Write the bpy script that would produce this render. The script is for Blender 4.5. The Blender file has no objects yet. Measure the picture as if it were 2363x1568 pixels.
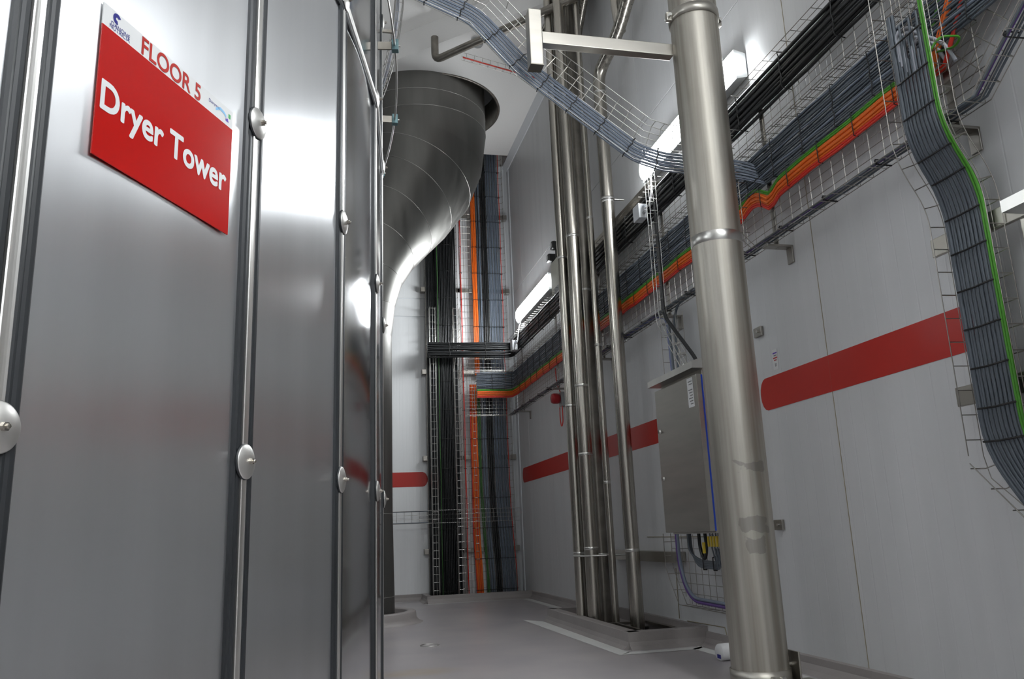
import bpy, bmesh, math, random
from mathutils import Vector as V, Matrix as M
from mathutils.geometry import tessellate_polygon
random.seed(7)
S = bpy.context.scene
COL = S.collection
PI = math.pi

# ------------------------------------------------------------------ camera
cam_d = bpy.data.cameras.new('camera'); cam = bpy.data.objects.new('camera', cam_d); COL.objects.link(cam)
cam_d.sensor_width = 36.0; cam_d.lens = 1886.7 / 2363 * 36.0; cam_d.clip_start = .02; cam_d.clip_end = 200
pit, yaw, rol = .2340, .2294, -.0404
f = V((math.sin(yaw)*math.cos(pit), math.cos(yaw)*math.cos(pit), math.sin(pit)))
r0 = V((math.cos(yaw), -math.sin(yaw), 0)); u0 = r0.cross(f)
cr = math.cos(rol)*r0 + math.sin(rol)*u0; cu = -math.sin(rol)*r0 + math.cos(rol)*u0
cam.matrix_world = M(((cr.x, cu.x, -f.x, 0), (cr.y, cu.y, -f.y, 0), (cr.z, cu.z, -f.z, .8), (0, 0, 0, 1)))
S.camera = cam

# ------------------------------------------------------------------ world, exposure
S.view_settings.view_transform = 'Standard'; S.view_settings.look = 'None'
S.view_settings.gamma = 1.0; S.view_settings.use_curve_mapping = False
S.view_settings.exposure = 0.7
w = bpy.data.worlds.new('world'); S.world = w; w.use_nodes = True
w.node_tree.nodes['Background'].inputs[0].default_value = (.7, .8, 1, 1)
w.node_tree.nodes['Background'].inputs[1].default_value = 0.0
LAMP = 42.0        # radiance of the fluorescent diffusers
S.cycles.max_bounces = 10; S.cycles.diffuse_bounces = 5; S.cycles.glossy_bounces = 5
S.cycles.sample_clamp_indirect = 6

# ------------------------------------------------------------------ materials
MT = {}
def mat(name, col=(.5, .5, .5), rough=.5, metal=0., bump=0., bscale=(20, 20, 20), var=0., vscale=(3, 3, 3), emit=None, rvar=0., spec=.5, aniso=0.):
    if name in MT: return MT[name]
    m = bpy.data.materials.new(name); m.use_nodes = True; MT[name] = m
    nt = m.node_tree; N = nt.nodes; L = nt.links; b = N['Principled BSDF']
    b.inputs['Base Color'].default_value = (*col, 1); b.inputs['Roughness'].default_value = rough
    b.inputs['Metallic'].default_value = metal
    b.inputs['Specular IOR Level'].default_value = spec
    if emit:
        b.inputs['Emission Color'].default_value = (*emit[0], 1); b.inputs['Emission Strength'].default_value = emit[1]
    if var or bump or rvar:
        tc = N.new('ShaderNodeTexCoord')
        def noise(sc, det=5):
            mp = N.new('ShaderNodeMapping'); mp.inputs['Scale'].default_value = sc
            L.new(tc.outputs['Object'], mp.inputs[0])
            n = N.new('ShaderNodeTexNoise'); n.inputs['Scale'].default_value = 1; n.inputs['Detail'].default_value = det
            L.new(mp.outputs[0], n.inputs['Vector']); return n
        if var or rvar:
            n = noise(vscale)
            if var:
                r = N.new('ShaderNodeValToRGB')
                r.color_ramp.elements[0].position = .3; r.color_ramp.elements[1].position = .7
                r.color_ramp.elements[0].color = (*[c*(1-var) for c in col], 1)
                r.color_ramp.elements[1].color = (*[min(1, c*(1+var)) for c in col], 1)
                L.new(n.outputs['Fac'], r.inputs[0]); L.new(r.outputs[0], b.inputs['Base Color'])
            if rvar:
                mr = N.new('ShaderNodeMapRange'); mr.inputs[1].default_value = .3; mr.inputs[2].default_value = .7
                mr.inputs[3].default_value = max(.02, rough-rvar); mr.inputs[4].default_value = rough+rvar
                L.new(n.outputs['Fac'], mr.inputs[0]); L.new(mr.outputs[0], b.inputs['Roughness'])
        if bump:
            n2 = noise(bscale); bp = N.new('ShaderNodeBump'); bp.inputs['Strength'].default_value = bump
            bp.inputs['Distance'].default_value = .01
            L.new(n2.outputs['Fac'], bp.inputs['Height']); L.new(bp.outputs[0], b.inputs['Normal'])
    return m
mat('steel_wire', (.36, .34, .31), .34, 1.)
mat('steel_bright', (.62, .61, .58), .28, 1., var=.08, vscale=(8, 8, 2))
mat('steel_pipe', (.42, .395, .35), .27, 1., var=.18, vscale=(30, 30, .6), rvar=.07)
mat('steel_old', (.44, .42, .375), .40, 1., var=.10, vscale=(14, 14, .5), rvar=.08)
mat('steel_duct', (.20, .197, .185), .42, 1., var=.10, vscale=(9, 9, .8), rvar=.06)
mat('steel_box', (.43, .41, .37), .36, 1., var=.10, vscale=(2, 2, 14), rvar=.04)
mat('steel_dark', (.28, .26, .23), .42, 1., var=.2, vscale=(8, 8, 8))
mat('tower_panel', (.66, .67, .68), .12, 1., var=.03, vscale=(9, 9, .4), rvar=.012)
mat('tower_panel_satin', (.74, .75, .765), .31, 1., var=.03, vscale=(9, 9, .5), rvar=.008)
def brushed(name, an, rot=0.):
    m = MT[name]; nt = m.node_tree; b = nt.nodes['Principled BSDF']
    tg = nt.nodes.new('ShaderNodeTangent'); tg.direction_type = 'RADIAL'; tg.axis = 'Z'
    nt.links.new(tg.outputs[0], b.inputs['Tangent']); b.inputs['Anisotropic'].default_value = an; b.inputs['Anisotropic Rotation'].default_value = rot
brushed('tower_panel', .4); brushed('tower_panel_satin', .85)
mat('aluminium_strip', (.80, .79, .76), .34, 1., var=.08, vscale=(30, 30, 1.5))
mat('rubber', (.022, .025, .028), .42, 0, var=.3, vscale=(20, 20, 2))
mat('disc_metal', (.74, .73, .70), .42, 1.)
mat('ceiling_paint', (.86, .85, .83), .75, 0, bump=.15, bscale=(40, 40, 40))
mat('ceiling_gloss', (.72, .72, .71), .32, 0, bump=.35, bscale=(25, 25, 25))
mat('trim_white', (.70, .72, .74), .4)
mat('dark_void', (.03, .03, .03), .8)
mat('black_cable', (.012, .013, .014), .38)
mat('grey_cable', (.105, .125, .148), .42)
mat('grey_cable_pale', (.18, .215, .275), .40)
mat('light_grey_cable', (.45, .47, .52), .45)
mat('green_cable', (.07, .30, .02), .4)
mat('green_cable_dark', (.04, .13, .03), .4)
mat('orange_cable', (.80, .15, .012), .38)
mat('red_cable', (.68, .035, .018), .38)
mat('purple_cable', (.10, .04, .22), .4)
mat('blue_grey_cable', (.16, .18, .36), .4)
mat('white_cable', (.8, .8, .8), .4)
mat('tie_black', (.01, .01, .01), .5)
mat('tag_yellow', (.75, .55, .03), .5)
mat('box_plastic', (.62, .64, .66), .45)
mat('box_plastic_grey', (.36, .37, .37), .5)
mat('box_beige', (.55, .55, .47), .5)
mat('sealant', (.26, .22, .14), .6)
mat('black_plastic', (.02, .02, .02), .35)
mat('beacon_red', (.42, .012, .02), .3)
mat('sign_red', (.46, .006, .004), .17)
mat('sign_white', (.78, .79, .79), .25)
mat('ink_blue', (.02, .02, .22), .4)
mat('ink_cyan', (.25, .55, .85), .4)
mat('ink_violet', (.12, .05, .45), .4)
mat('ink_green', (.04, .40, .10), .4)
mat('ink_grey', (.18, .18, .18), .5)
mat('sticker_white', (.72, .72, .72), .5)
mat('stripe_red', (.46, .016, .009), .42)
mat('line_white', (.62, .62, .60), .55, var=.05)
mat('kerb', (.30, .275, .265), .5, bump=.2, bscale=(30, 30, 30), var=.08)
mat('gasket_blue', (.01, .06, .5), .4)
mat('clamp_teal', (.10, .17, .18), .4, .6)
mat('diffuser', (.9, .9, .9), .4, emit=((.94, .975, 1.0), LAMP))
mat('diffuser_fill', (.9, .9, .9), .4, emit=((.95, .98, 1.0), LAMP*1.8))  # glow of the added ceiling fill, stronger than the wall lights

def wall_material(name, col, along, period=.1):
    """white coated sandwich panel: faint vertical micro ribs, slightly uneven coat"""
    m = mat(name, col, .38, 0, spec=.5)
    nt = m.node_tree; N = nt.nodes; L = nt.links; b = N['Principled BSDF']
    tc = N.new('ShaderNodeTexCoord'); sp = N.new('ShaderNodeSeparateXYZ'); L.new(tc.outputs['Object'], sp.inputs[0])
    mu = N.new('ShaderNodeMath'); mu.operation = 'MULTIPLY'; mu.inputs[1].default_value = 1/period
    L.new(sp.outputs[along], mu.inputs[0])
    fr = N.new('ShaderNodeMath'); fr.operation = 'FRACT'; L.new(mu.outputs[0], fr.inputs[0])
    pp = N.new('ShaderNodeMath'); pp.operation = 'PINGPONG'; pp.inputs[1].default_value = .5; L.new(fr.outputs[0], pp.inputs[0])
    mr = N.new('ShaderNodeMapRange'); mr.inputs[1].default_value = 0; mr.inputs[2].default_value = .06
    L.new(pp.outputs[0], mr.inputs[0])
    n = N.new('ShaderNodeTexNoise'); n.inputs['Scale'].default_value = 1.3; n.inputs['Detail'].default_value = 3
    L.new(tc.outputs['Object'], n.inputs['Vector'])
    ad = N.new('ShaderNodeMath'); ad.operation = 'ADD'; L.new(mr.outputs[0], ad.inputs[0])
    nm = N.new('ShaderNodeMath'); nm.operation = 'MULTIPLY'; nm.inputs[1].default_value = 2.0
    L.new(n.outputs['Fac'], nm.inputs[0]); L.new(nm.outputs[0], ad.inputs[1])
    bp = N.new('ShaderNodeBump'); bp.inputs['Strength'].default_value = .35; bp.inputs['Distance'].default_value = .002
    L.new(ad.outputs[0], bp.inputs['Height']); L.new(bp.outputs[0], b.inputs['Normal'])
    # dusty streaks on the paint
    mp = N.new('ShaderNodeMapping'); mp.inputs['Scale'].default_value = (6, 6, .4); L.new(tc.outputs['Object'], mp.inputs[0])
    n3 = N.new('ShaderNodeTexNoise'); n3.inputs['Scale'].default_value = 1; n3.inputs['Detail'].default_value = 6; L.new(mp.outputs[0], n3.inputs['Vector'])
    r = N.new('ShaderNodeValToRGB'); r.color_ramp.elements[0].position = .3; r.color_ramp.elements[1].position = .62
    r.color_ramp.elements[0].color = (*[c*.93 for c in col], 1); r.color_ramp.elements[1].color = (*col, 1)
    L.new(n3.outputs['Fac'], r.inputs[0]); L.new(r.outputs[0], b.inputs['Base Color'])
    return m
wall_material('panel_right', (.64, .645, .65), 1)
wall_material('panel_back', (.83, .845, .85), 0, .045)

def floor_material():
    m = mat('resin_floor', (.33, .31, .315), .33, 0)
    nt = m.node_tree; N = nt.nodes; L = nt.links; b = N['Principled BSDF']
    tc = N.new('ShaderNodeTexCoord')
    n = N.new('ShaderNodeTexNoise'); n.inputs['Scale'].default_value = 1.7; n.inputs['Detail'].default_value = 6
    L.new(tc.outputs['Object'], n.inputs['Vector'])
    r = N.new('ShaderNodeValToRGB'); e = r.color_ramp.elements
    e[0].position = .3; e[0].color = (.33, .31, .325, 1); e[1].position = .7; e[1].color = (.42, .39, .385, 1)
    L.new(n.outputs['Fac'], r.inputs[0])
    # a few yellow spills near the tower
    mx = N.new('ShaderNodeMixRGB'); mx.inputs[2].default_value = (.33, .23, .07, 1); L.new(r.outputs[0], mx.inputs[1])
    mp = N.new('ShaderNodeMapping'); mp.inputs['Location'].default_value = (-.56*3, -5.35*5.5, 0); mp.inputs['Scale'].default_value = (3, 5.5, 1)
    L.new(tc.outputs['Object'], mp.inputs[0])
    g = N.new('ShaderNodeTexGradient'); g.gradient_type = 'SPHERICAL'; L.new(mp.outputs[0], g.inputs[0])
    n2 = N.new('ShaderNodeTexNoise'); n2.inputs['Scale'].default_value = 6; L.new(tc.outputs['Object'], n2.inputs['Vector'])
    mm = N.new('ShaderNodeMath'); mm.operation = 'MULTIPLY'; L.new(g.outputs['Fac'], mm.inputs[0]); L.new(n2.outputs['Fac'], mm.inputs[1])
    L.new(mm.outputs[0], mx.inputs[0]); L.new(mx.outputs[0], b.inputs['Base Color'])
    n4 = N.new('ShaderNodeTexNoise'); n4.inputs['Scale'].default_value = 60; L.new(tc.outputs['Object'], n4.inputs['Vector'])
    bp = N.new('ShaderNodeBump'); bp.inputs['Strength'].default_value = .12; bp.inputs['Distance'].default_value = .003
    L.new(n4.outputs['Fac'], bp.inputs['Height']); L.new(bp.outputs[0], b.inputs['Normal'])
floor_material()

# ------------------------------------------------------------------ mesh helpers
class MB:
    def __init__(s): s.v = []; s.f = []; s.sm = []
    def add(s, vs, fs, smooth=False):
        o = len(s.v); s.v += [tuple(v) for v in vs]; s.f += [tuple(i+o for i in q) for q in fs]; s.sm += [smooth]*len(fs); return s
    def box(s, x0, y0, z0, x1, y1, z1, m=None):
        if x0 > x1: x0, x1 = x1, x0
        if y0 > y1: y0, y1 = y1, y0
        if z0 > z1: z0, z1 = z1, z0
        vs = [V((x, y, z)) for z in (z0, z1) for y in (y0, y1) for x in (x0, x1)]
        if m: vs = [m @ v for v in vs]
        return s.add(vs, [(0, 2, 3, 1), (4, 5, 7, 6), (0, 1, 5, 4), (2, 6, 7, 3), (0, 4, 6, 2), (1, 3, 7, 5)])
    def bbox(s, x0, y0, z0, x1, y1, z1, b=.004, m=None):
        """box with chamfered edges"""
        bm = bmesh.new(); bmesh.ops.create_cube(bm, size=1)
        for v in bm.verts: v.co = V((x0+(v.co.x+.5)*(x1-x0), y0+(v.co.y+.5)*(y1-y0), z0+(v.co.z+.5)*(z1-z0)))
        bmesh.ops.bevel(bm, geom=bm.edges[:], offset=b, segments=2, affect='EDGES', profile=.6)
        vs = [(m @ v.co) if m else v.co.copy() for v in bm.verts]
        s.add(vs, [[v.index for v in q.verts] for q in bm.faces]); bm.free(); return s
    def tube(s, path, r, n=6, cap=True, smooth=True, flat=None):
        P = [V(p) for p in path]
        Q = [P[0]]
        for p in P[1:]:
            if (p-Q[-1]).length > 1e-6: Q.append(p)
        P = Q; k = len(P)
        if k < 2: return s
        rr = r if isinstance(r, (list, tuple)) else [r]*k
        t0 = (P[1]-P[0]).normalized()
        a = V((0, 0, 1)) if abs(t0.z) < .9 else V((1, 0, 0))
        u = t0.cross(a).normalized(); vs = []; prev = t0
        for i in range(k):
            t = ((P[min(i+1, k-1)]-P[i]).normalized() + (P[i]-P[max(i-1, 0)]).normalized())
            t = t.normalized() if t.length > 1e-6 else prev
            u = (u - t*u.dot(t)); u = u.normalized() if u.length > 1e-6 else t.orthogonal().normalized()
            w_ = t.cross(u); prev = t
            for j in range(n):
                an = 2*PI*j/n; vs.append(P[i]+(u*math.cos(an)+w_*math.sin(an))*rr[i])
        fs = [(i*n+j, i*n+(j+1) % n, (i+1)*n+(j+1) % n, (i+1)*n+j) for i in range(k-1) for j in range(n)]
        s.add(vs, fs, smooth)
        if cap:
            s.add([vs[j] for j in range(n)], [tuple(reversed(range(n)))]); s.add(vs[-n:], [tuple(range(n))])
        return s
    def lathe(s, prof, c=(0, 0, 0), n=32, axis='Z', smooth=True, m=None):
        vs = []
        for (r, h) in prof:
            for j in range(n):
                a = 2*PI*j/n; x, y = r*math.cos(a), r*math.sin(a)
                p = V((x, y, h)) if axis == 'Z' else (V((h, x, y)) if axis == 'X' else V((y, h, x)))
                if m: p = m @ p
                vs.append(p+V(c))
        k = len(prof)
        return s.add(vs, [(i*n+j, i*n+(j+1) % n, (i+1)*n+(j+1) % n, (i+1)*n+j) for i in range(k-1) for j in range(n)], smooth)
    def prism(s, pts, d, m=None):
        """polygon (3D points) extruded by the vector d"""
        P = [V(p) for p in pts]; d = V(d); n = len(P)
        vs = P+[p+d for p in P]
        if m: vs = [m @ v for v in vs]
        fs = [tuple(range(n)), tuple(reversed(range(n, 2*n)))]+[((j+1) % n, j, n+j, n+(j+1) % n) for j in range(n)]
        return s.add(vs, fs)
    def plate(s, outer, holes, z0, z1):
        """horizontal plate with holes"""
        loops = [[V((x, y, 0)) for x, y in outer]]+[[V((x, y, 0)) for x, y in h] for h in holes]
        tris = tessellate_polygon(loops); flat = [p for l in loops for p in l]; n = len(flat)
        vs = [V((p.x, p.y, z0)) for p in flat]+[V((p.x, p.y, z1)) for p in flat]
        fs = [tuple(t) for t in tris]+[tuple(i+n for i in reversed(t)) for t in tris]
        o = 0
        for l in loops:
            k = len(l); fs += [(o+j, o+(j+1) % k, n+o+(j+1) % k, n+o+j) for j in range(k)]; o += k
        return s.add(vs, fs)
    def mesh(s, name, m):
        me = bpy.data.meshes.new(name); me.from_pydata(s.v, [], s.f)
        me.polygons.foreach_set('use_smooth', s.sm)
        me.materials.append(MT[m]); me.update()
        bm = bmesh.new(); bm.from_mesh(me)
        bmesh.ops.recalc_face_normals(bm, faces=bm.faces); bm.to_mesh(me); bm.free()
        return me
    def build(s, name, m, parent=None, kind=None, label=None, cat=None, group=None):
        o = bpy.data.objects.new(name, s.mesh(name, m)); COL.objects.link(o)
        if parent: o.parent = parent
        tag(o, label, cat, group, kind); return o
def tag(o, label=None, cat=None, group=None, kind=None):
    if label: o['label'] = label
    if cat: o['category'] = cat
    if group: o['group'] = group
    if kind: o['kind'] = kind
    return o
def thing(name, label, cat, loc=(0, 0, 0), group=None):
    o = bpy.data.objects.new(name, None); COL.objects.link(o); o.empty_display_size = .1
    o.location = loc; return tag(o, label, cat, group)
def reparent_origin(root, loc):
    """move the Empty to the thing's base while its parts stay where they are"""
    root.location = loc
    for c in root.children: c.location = V(c.location)-V(loc)
def copy_tree(o, parent=None):
    c = o.copy(); COL.objects.link(c)
    if parent is not None: c.parent = parent
    for ch in o.children: copy_tree(ch, c)
    return c
def circle(cx, cy, r, n=48): return [(cx+r*math.cos(2*PI*i/n), cy+r*math.sin(2*PI*i/n)) for i in range(n)]
def bend(pts, r=.05, n=5):
    """round the corners of a polyline"""
    P = [V(p) for p in pts]; out = [P[0]]
    for i in range(1, len(P)-1):
        a, b, c = P[i-1], P[i], P[i+1]
        d = min(r, (a-b).length*.49, (c-b).length*.49)
        p0 = b+(a-b).normalized()*d; p1 = b+(c-b).normalized()*d
        for k in range(n+1):
            t = k/n; out.append(p0*(1-t)**2+b*2*t*(1-t)+p1*t*t)
    out.append(P[-1]); return out
class Track:
    """a run of tray or cable: position, direction, across (u) and outward (w) at each distance"""
    def __init__(s, pts, u=None, w=None, flip=1):
        s.P = [V(p) for p in pts]; s.L = [0]
        for a, b in zip(s.P, s.P[1:]): s.L.append(s.L[-1]+(b-a).length)
        s.len = s.L[-1]; fr = []
        k = len(s.P)
        for i in range(k):
            a = (s.P[min(i+1, k-1)]-s.P[i]); b = (s.P[i]-s.P[max(0, i-1)])
            t = ((a.normalized() if a.length else V())+(b.normalized() if b.length else V())).normalized()
            if u is not None: uu = V(u); ww = uu.cross(t).normalized()*flip
            else: ww = V(w); uu = ww.cross(t).normalized()*flip
            sc = 1/max(.5, t.dot(a.normalized())) if a.length else 1
            fr.append((uu*(sc if u is None else 1), ww*(sc if w is None else 1)))
        s.F = fr
    def at(s, d, a=0., b=0.):
        d = min(max(d, 0), s.len)
        i = 0
        while i < len(s.L)-2 and s.L[i+1] < d: i += 1
        q = (d-s.L[i])/max(1e-9, s.L[i+1]-s.L[i])
        u = s.F[i][0].lerp(s.F[i+1][0], q); w_ = s.F[i][1].lerp(s.F[i+1][1], q)
        return s.P[i].lerp(s.P[i+1], q)+u*a+w_*b
    def line(s, a, b, d0=0, d1=None, step=None, wob=0., ph=0.):
        d1 = s.len if d1 is None else d1
        ds = {d0, d1} | {x for x in s.L if d0 < x < d1}
        if step:
            k = int((d1-d0)/step); ds |= {d0+i*step for i in range(1, k+1) if d0+i*step < d1}
        o = []
        for d in sorted(ds):
            o.append(s.at(d, a+wob*math.sin(d*9+ph)+wob*.6*math.sin(d*23+ph*3), b+wob*.5*math.sin(d*14+ph*2)))
        return o
def basket(mb, tr, width, depth=.06, step=.1, r=.0024, pitch=.05, d0=0, d1=None, flanges=(1, 1)):
    """welded wire basket: long wires every pitch, U shaped cross wires every step"""
    d1 = tr.len if d1 is None else d1
    n = max(1, round(width/pitch))
    for i in range(n+1): mb.tube(tr.line(width*i/n, 0, d0, d1), r, 4)
    for a, q in ((0, flanges[0]), (width, flanges[1])):
        if q:
            mb.tube(tr.line(a, depth, d0, d1), r*1.15, 4)
            if depth > .07: mb.tube(tr.line(a, depth*.5, d0, d1), r, 4)
    d = d0+.03
    while d < d1:
        p = [tr.at(d, 0, depth)] if flanges[0] else []
        p += [tr.at(d, 0, 0), tr.at(d, width, 0)]
        if flanges[1]: p += [tr.at(d, width, depth)]
        mb.tube(p, r, 4, smooth=False); d += step
def bundle(root, tr, items, d0=0, d1=None, step=.25, n=5, ties=None, tie_every=.5, wob=.003, name='cable'):
    """items: (across, out, radius, material). One part per cable, plus the ties."""
    for k, (a, b, r, m) in enumerate(items):
        MB().tube(tr.line(a, b, d0, d1, step, wob, k*1.7+a*40), r, n).build(name, m, root)
    if ties:
        a0, a1, b, rr = ties; e = tr.len if d1 is None else d1; d = d0+tie_every*.4
        while d < e:
            p = []
            k = 7
            for i in range(k+1):
                a = a0+(a1-a0)*i/k; p.append(tr.at(d+.006*math.sin(i*2.1+d), a, b+.002*math.sin(i*3)))
            MB().tube([tr.at(d, a0-.006, 0)]+p+[tr.at(d, a1+.006, 0)], rr, 4).build('cable_tie', 'tie_black', root)
            d += tie_every

# ------------------------------------------------------------------ the room
WX, BY, CZ, CU = 2.64, 11.25, 6.25, 6.56
floor_holes = [[(2.13, 5.70), (2.60, 5.70), (2.60, 7.68), (2.13, 7.68)], circle(.357, 8.6, .46), [(1.33, 10.76), (2.60, 10.76), (2.60, 11.22), (1.33, 11.22)]]
MB().plate([(-15, -7), (WX, -7), (WX, BY), (-2.5, BY), (-2.5, 12.4), (-15, 12.4)], floor_holes, -.25, 0).build('floor', 'resin_floor', kind='structure')
MB().box(-15, -7, -2.2, WX, BY, -2.1).build('floor', 'dark_void', kind='structure')
# right wall: insulated panels 1.12 m wide, a joint at 4.2 m
wr = MB().box(WX+.012, -7, -.25, WX+.12, BY+.1, 9.5).build('wall_right', 'trim_white', kind='structure')
y = 3.83-1.12*10
while y < BY:
    y1 = min(y+1.12, BY)
    for (z0, z1) in ((0, 4.197), (4.203, 9.4)):
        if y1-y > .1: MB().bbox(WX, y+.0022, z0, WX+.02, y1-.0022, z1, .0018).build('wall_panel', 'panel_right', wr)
    y = y1
MB().tube([(WX+.0005, 3.83, 0), (WX+.0005, 3.83, 4.19)], .0028, 4).build('sealant_line', 'sealant', wr)
# sealant repair and cut outs low on the wall
for pts in ([(2.637, 6.62, .735), (2.637, 5.55, .730)], [(2.637, 6.08, .50), (2.637, 6.09, .13)],
            [(2.637, 5.95, .125), (2.637, 5.35, .135), (2.637, 5.33, .09)]):
    MB().tube(pts, .0035, 4).build('sealant_line', 'sealant', wr)
wb = MB().box(-2.5, BY+.012, -.25, WX+.12, BY+.12, 9.5).build('wall_back', 'trim_white', kind='structure')
x = WX-1.12*4-.66
x = -2.5+.66*0

while x < WX-.01:
    for (z0, z1) in ((0, 3.86), (3.875, 4.13), (4.145, 9.4)):
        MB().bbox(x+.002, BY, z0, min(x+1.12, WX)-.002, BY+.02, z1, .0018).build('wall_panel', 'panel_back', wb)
    x += 1.12
MB().box(-2.62, BY, -.25, -2.5, 12.4, 9.5).box(-15, 12.4, -.25, -2.5, 12.5, 9.5).build('wall_recess', 'panel_back', kind='structure')
MB().box(-15.1, -7, -.25, -15, 12.4, 9.5).build('wall_left', 'panel_back', kind='structure')
MB().box(-15, -7.1, -.25, WX, -7, 9.5).build('wall_front', 'panel_back', kind='structure')
# corner strip and panel joint posts beside the risers
MB().prism([(WX, BY-.16, 0), (WX-.012, BY-.16, 0), (WX-.012, BY-.05, 0), (WX-.05, BY-.012, 0), (WX-.12, BY-.012, 0), (WX-.12, BY, 0), (WX, BY, 0)], (0, 0, CZ)).build('trim_1', 'trim_white', kind='structure')
MB().prism([(WX, 7.9, CZ), (WX, 7.9, CZ-.09), (WX-.015, 7.9, CZ-.09), (WX-.07, 7.9, CZ-.012), (WX-.07, 7.9, CZ)], (0, BY-7.9, 0)).build('trim_2', 'trim_white', kind='structure')
MB().prism([(WX-.07, BY, CZ), (WX-.07, BY, CZ-.09), (WX-.07, BY-.015, CZ-.09), (WX-.07, BY-.07, CZ-.012), (WX-.07, BY-.07, CZ)], (-.06, 0, 0)).build('trim_3', 'trim_white', kind='structure')
# ceiling: low slab at the back with openings, higher slab near the camera
def Ly(x): return 8.58-(x-.754)*.906
low = [(-2.19, BY), (2.30, Ly(2.30)), (2.30, 7.8), (WX, 7.8), (WX, BY)]
MB().plate(low, [circle(1.27, 9.7, .92, 64), [(1.25, 10.83), (2.58, 10.83), (2.58, 11.2), (1.25, 11.2)]], CZ, CU).build('ceiling', 'ceiling_paint', kind='structure')
MB().plate([(-15, -7), (WX, -7), (WX, 3.6), (2.30, 3.6), (2.30, Ly(2.30)+.2), (-1.97, BY), (-2.5, BY), (-2.5, 12.4), (-15, 12.4)], [], CU, CU+.3).build('ceiling', 'ceiling_paint', kind='structure')
MB().box(-1, 3.4, 9.3, WX, BY, 9.4).build('ceiling', 'dark_void', kind='structure')
MB().box(1.9, 3.6, 6.87, 1.92, 7.9, 9.3).box(1.9, 7.9, 6.6, WX, 7.92, 9.3).build('wall_shaft', 'dark_void', kind='structure')
# steel angle around the pipe opening in the ceiling
t = thing('ceiling_opening_frame', 'dark steel angle frame around the pipe opening in the ceiling', 'frame')
MB().box(2.285, 4.0, CZ-.02, 2.297, 7.80, CZ+.33).build('side_angle', 'steel_dark', t)
MB().box(2.285, 7.79, CZ-.02, WX-.002, 7.81, CZ+.33).build('end_angle', 'steel_dark', t)
# skirting cove along the walls
def cove(pts_path, name, side):
    pass
pr_ = [(0, 0), (-.085, 0), (-.080, .004), (-.045, .018), (-.022, .045), (-.018, .080), (0, .086)]
MB().prism([(WX+x_, -7, z_) for x_, z_ in pr_], (0, 12.62, 0)).build('baseboard_right', 'kerb', kind='structure')
MB().prism([(WX+x_, 7.72, z_) for x_, z_ in pr_], (0, 3.02, 0)).build('baseboard_right', 'kerb', kind='structure')
MB().prism([(-2.5, BY+x_, z_) for x_, z_ in pr_], (3.8, 0, 0)).build('baseboard_back', 'kerb', kind='structure')
# kerbs
def kerb_wall(mb, p0, p1, h, wd):
    """kerb with coved foot outward (left of travel direction)"""
    p0, p1 = V((*p0, 0)), V((*p1, 0)); d = (p1-p0).normalized(); o = V((-d.y, d.x, 0))
    prof = [(-wd, 0), (0.05, 0), (.045, .004), (.018, .022), (.004, .05), (0, h), (-.006, h+.004), (-wd, h+.004)]
    mb.prism([p0+o*a+V((0, 0, z)) for a, z in prof], p1-p0)
t = thing('pipe_kerb', 'raised grey kerb around the pipe opening by the right wall', 'kerb', (2.3, 6.7, 0))
m = MB(); kerb_wall(m, (2.05, 5.62), (2.05, 7.76), .11, .08); kerb_wall(m, (WX, 5.62), (2.05, 5.62), .11, .08); kerb_wall(m, (2.05, 7.76), (WX, 7.76), .11, .08)
m.box(2.60, 5.62, 0, WX, 7.76, .12); m.build('kerb', 'kerb', t)
m = MB()
for (a, b_, c, d) in ((2.13, 6.60, 2.60, 6.64), (2.13, 5.86, 2.15, 6.60), (2.30, 5.86, 2.32, 6.60), (2.56, 5.86, 2.60, 6.60), (2.13, 5.82, 2.60, 5.86)): m.box(a, b_, .055, c, d, .075)
m.build('angle_frame', 'steel_dark', t)
MB().box(2.13, 6.64, .02, 2.60, 7.68, .03).build('cover_plate', 'kerb', t)
reparent_origin(t, (2.3, 6.7, 0))
t = thing('riser_kerb', 'low grey kerb in front of the vertical cable risers in the back corner', 'kerb')
m = MB(); kerb_wall(m, (WX, 10.66), (1.27, 10.66), .085, .08); kerb_wall(m, (1.27, 10.66), (1.27, BY), .085, .06); m.build('kerb', 'kerb', t)
reparent_origin(t, (1.95, 10.7, 0))
m = MB(); m.lathe([(.46, -.2), (.46, .10), (.475, .112), (.535, .112), (.55, .10), (.555, .05), (.575, .018), (.605, .003), (.62, 0)], (.357, 8.6, 0), 64)
m.build('round_kerb', 'kerb', label='round grey floor kerb around the foot of the big steel duct', cat='kerb')
# dark shafts under the openings
for (a, b_, c, d) in ((2.12, 5.69, 2.61, 7.69), (1.32, 10.75, 2.61, 11.23)):
    m = MB(); m.box(a, b_, -2, a+.01, d, -.001); m.box(c-.01, b_, -2, c, d, -.001); m.box(a, b_, -2, c, b_+.01, -.001); m.box(a, d-.01, -2, c, d, -.001); m.build('floor', 'dark_void', kind='structure')
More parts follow.
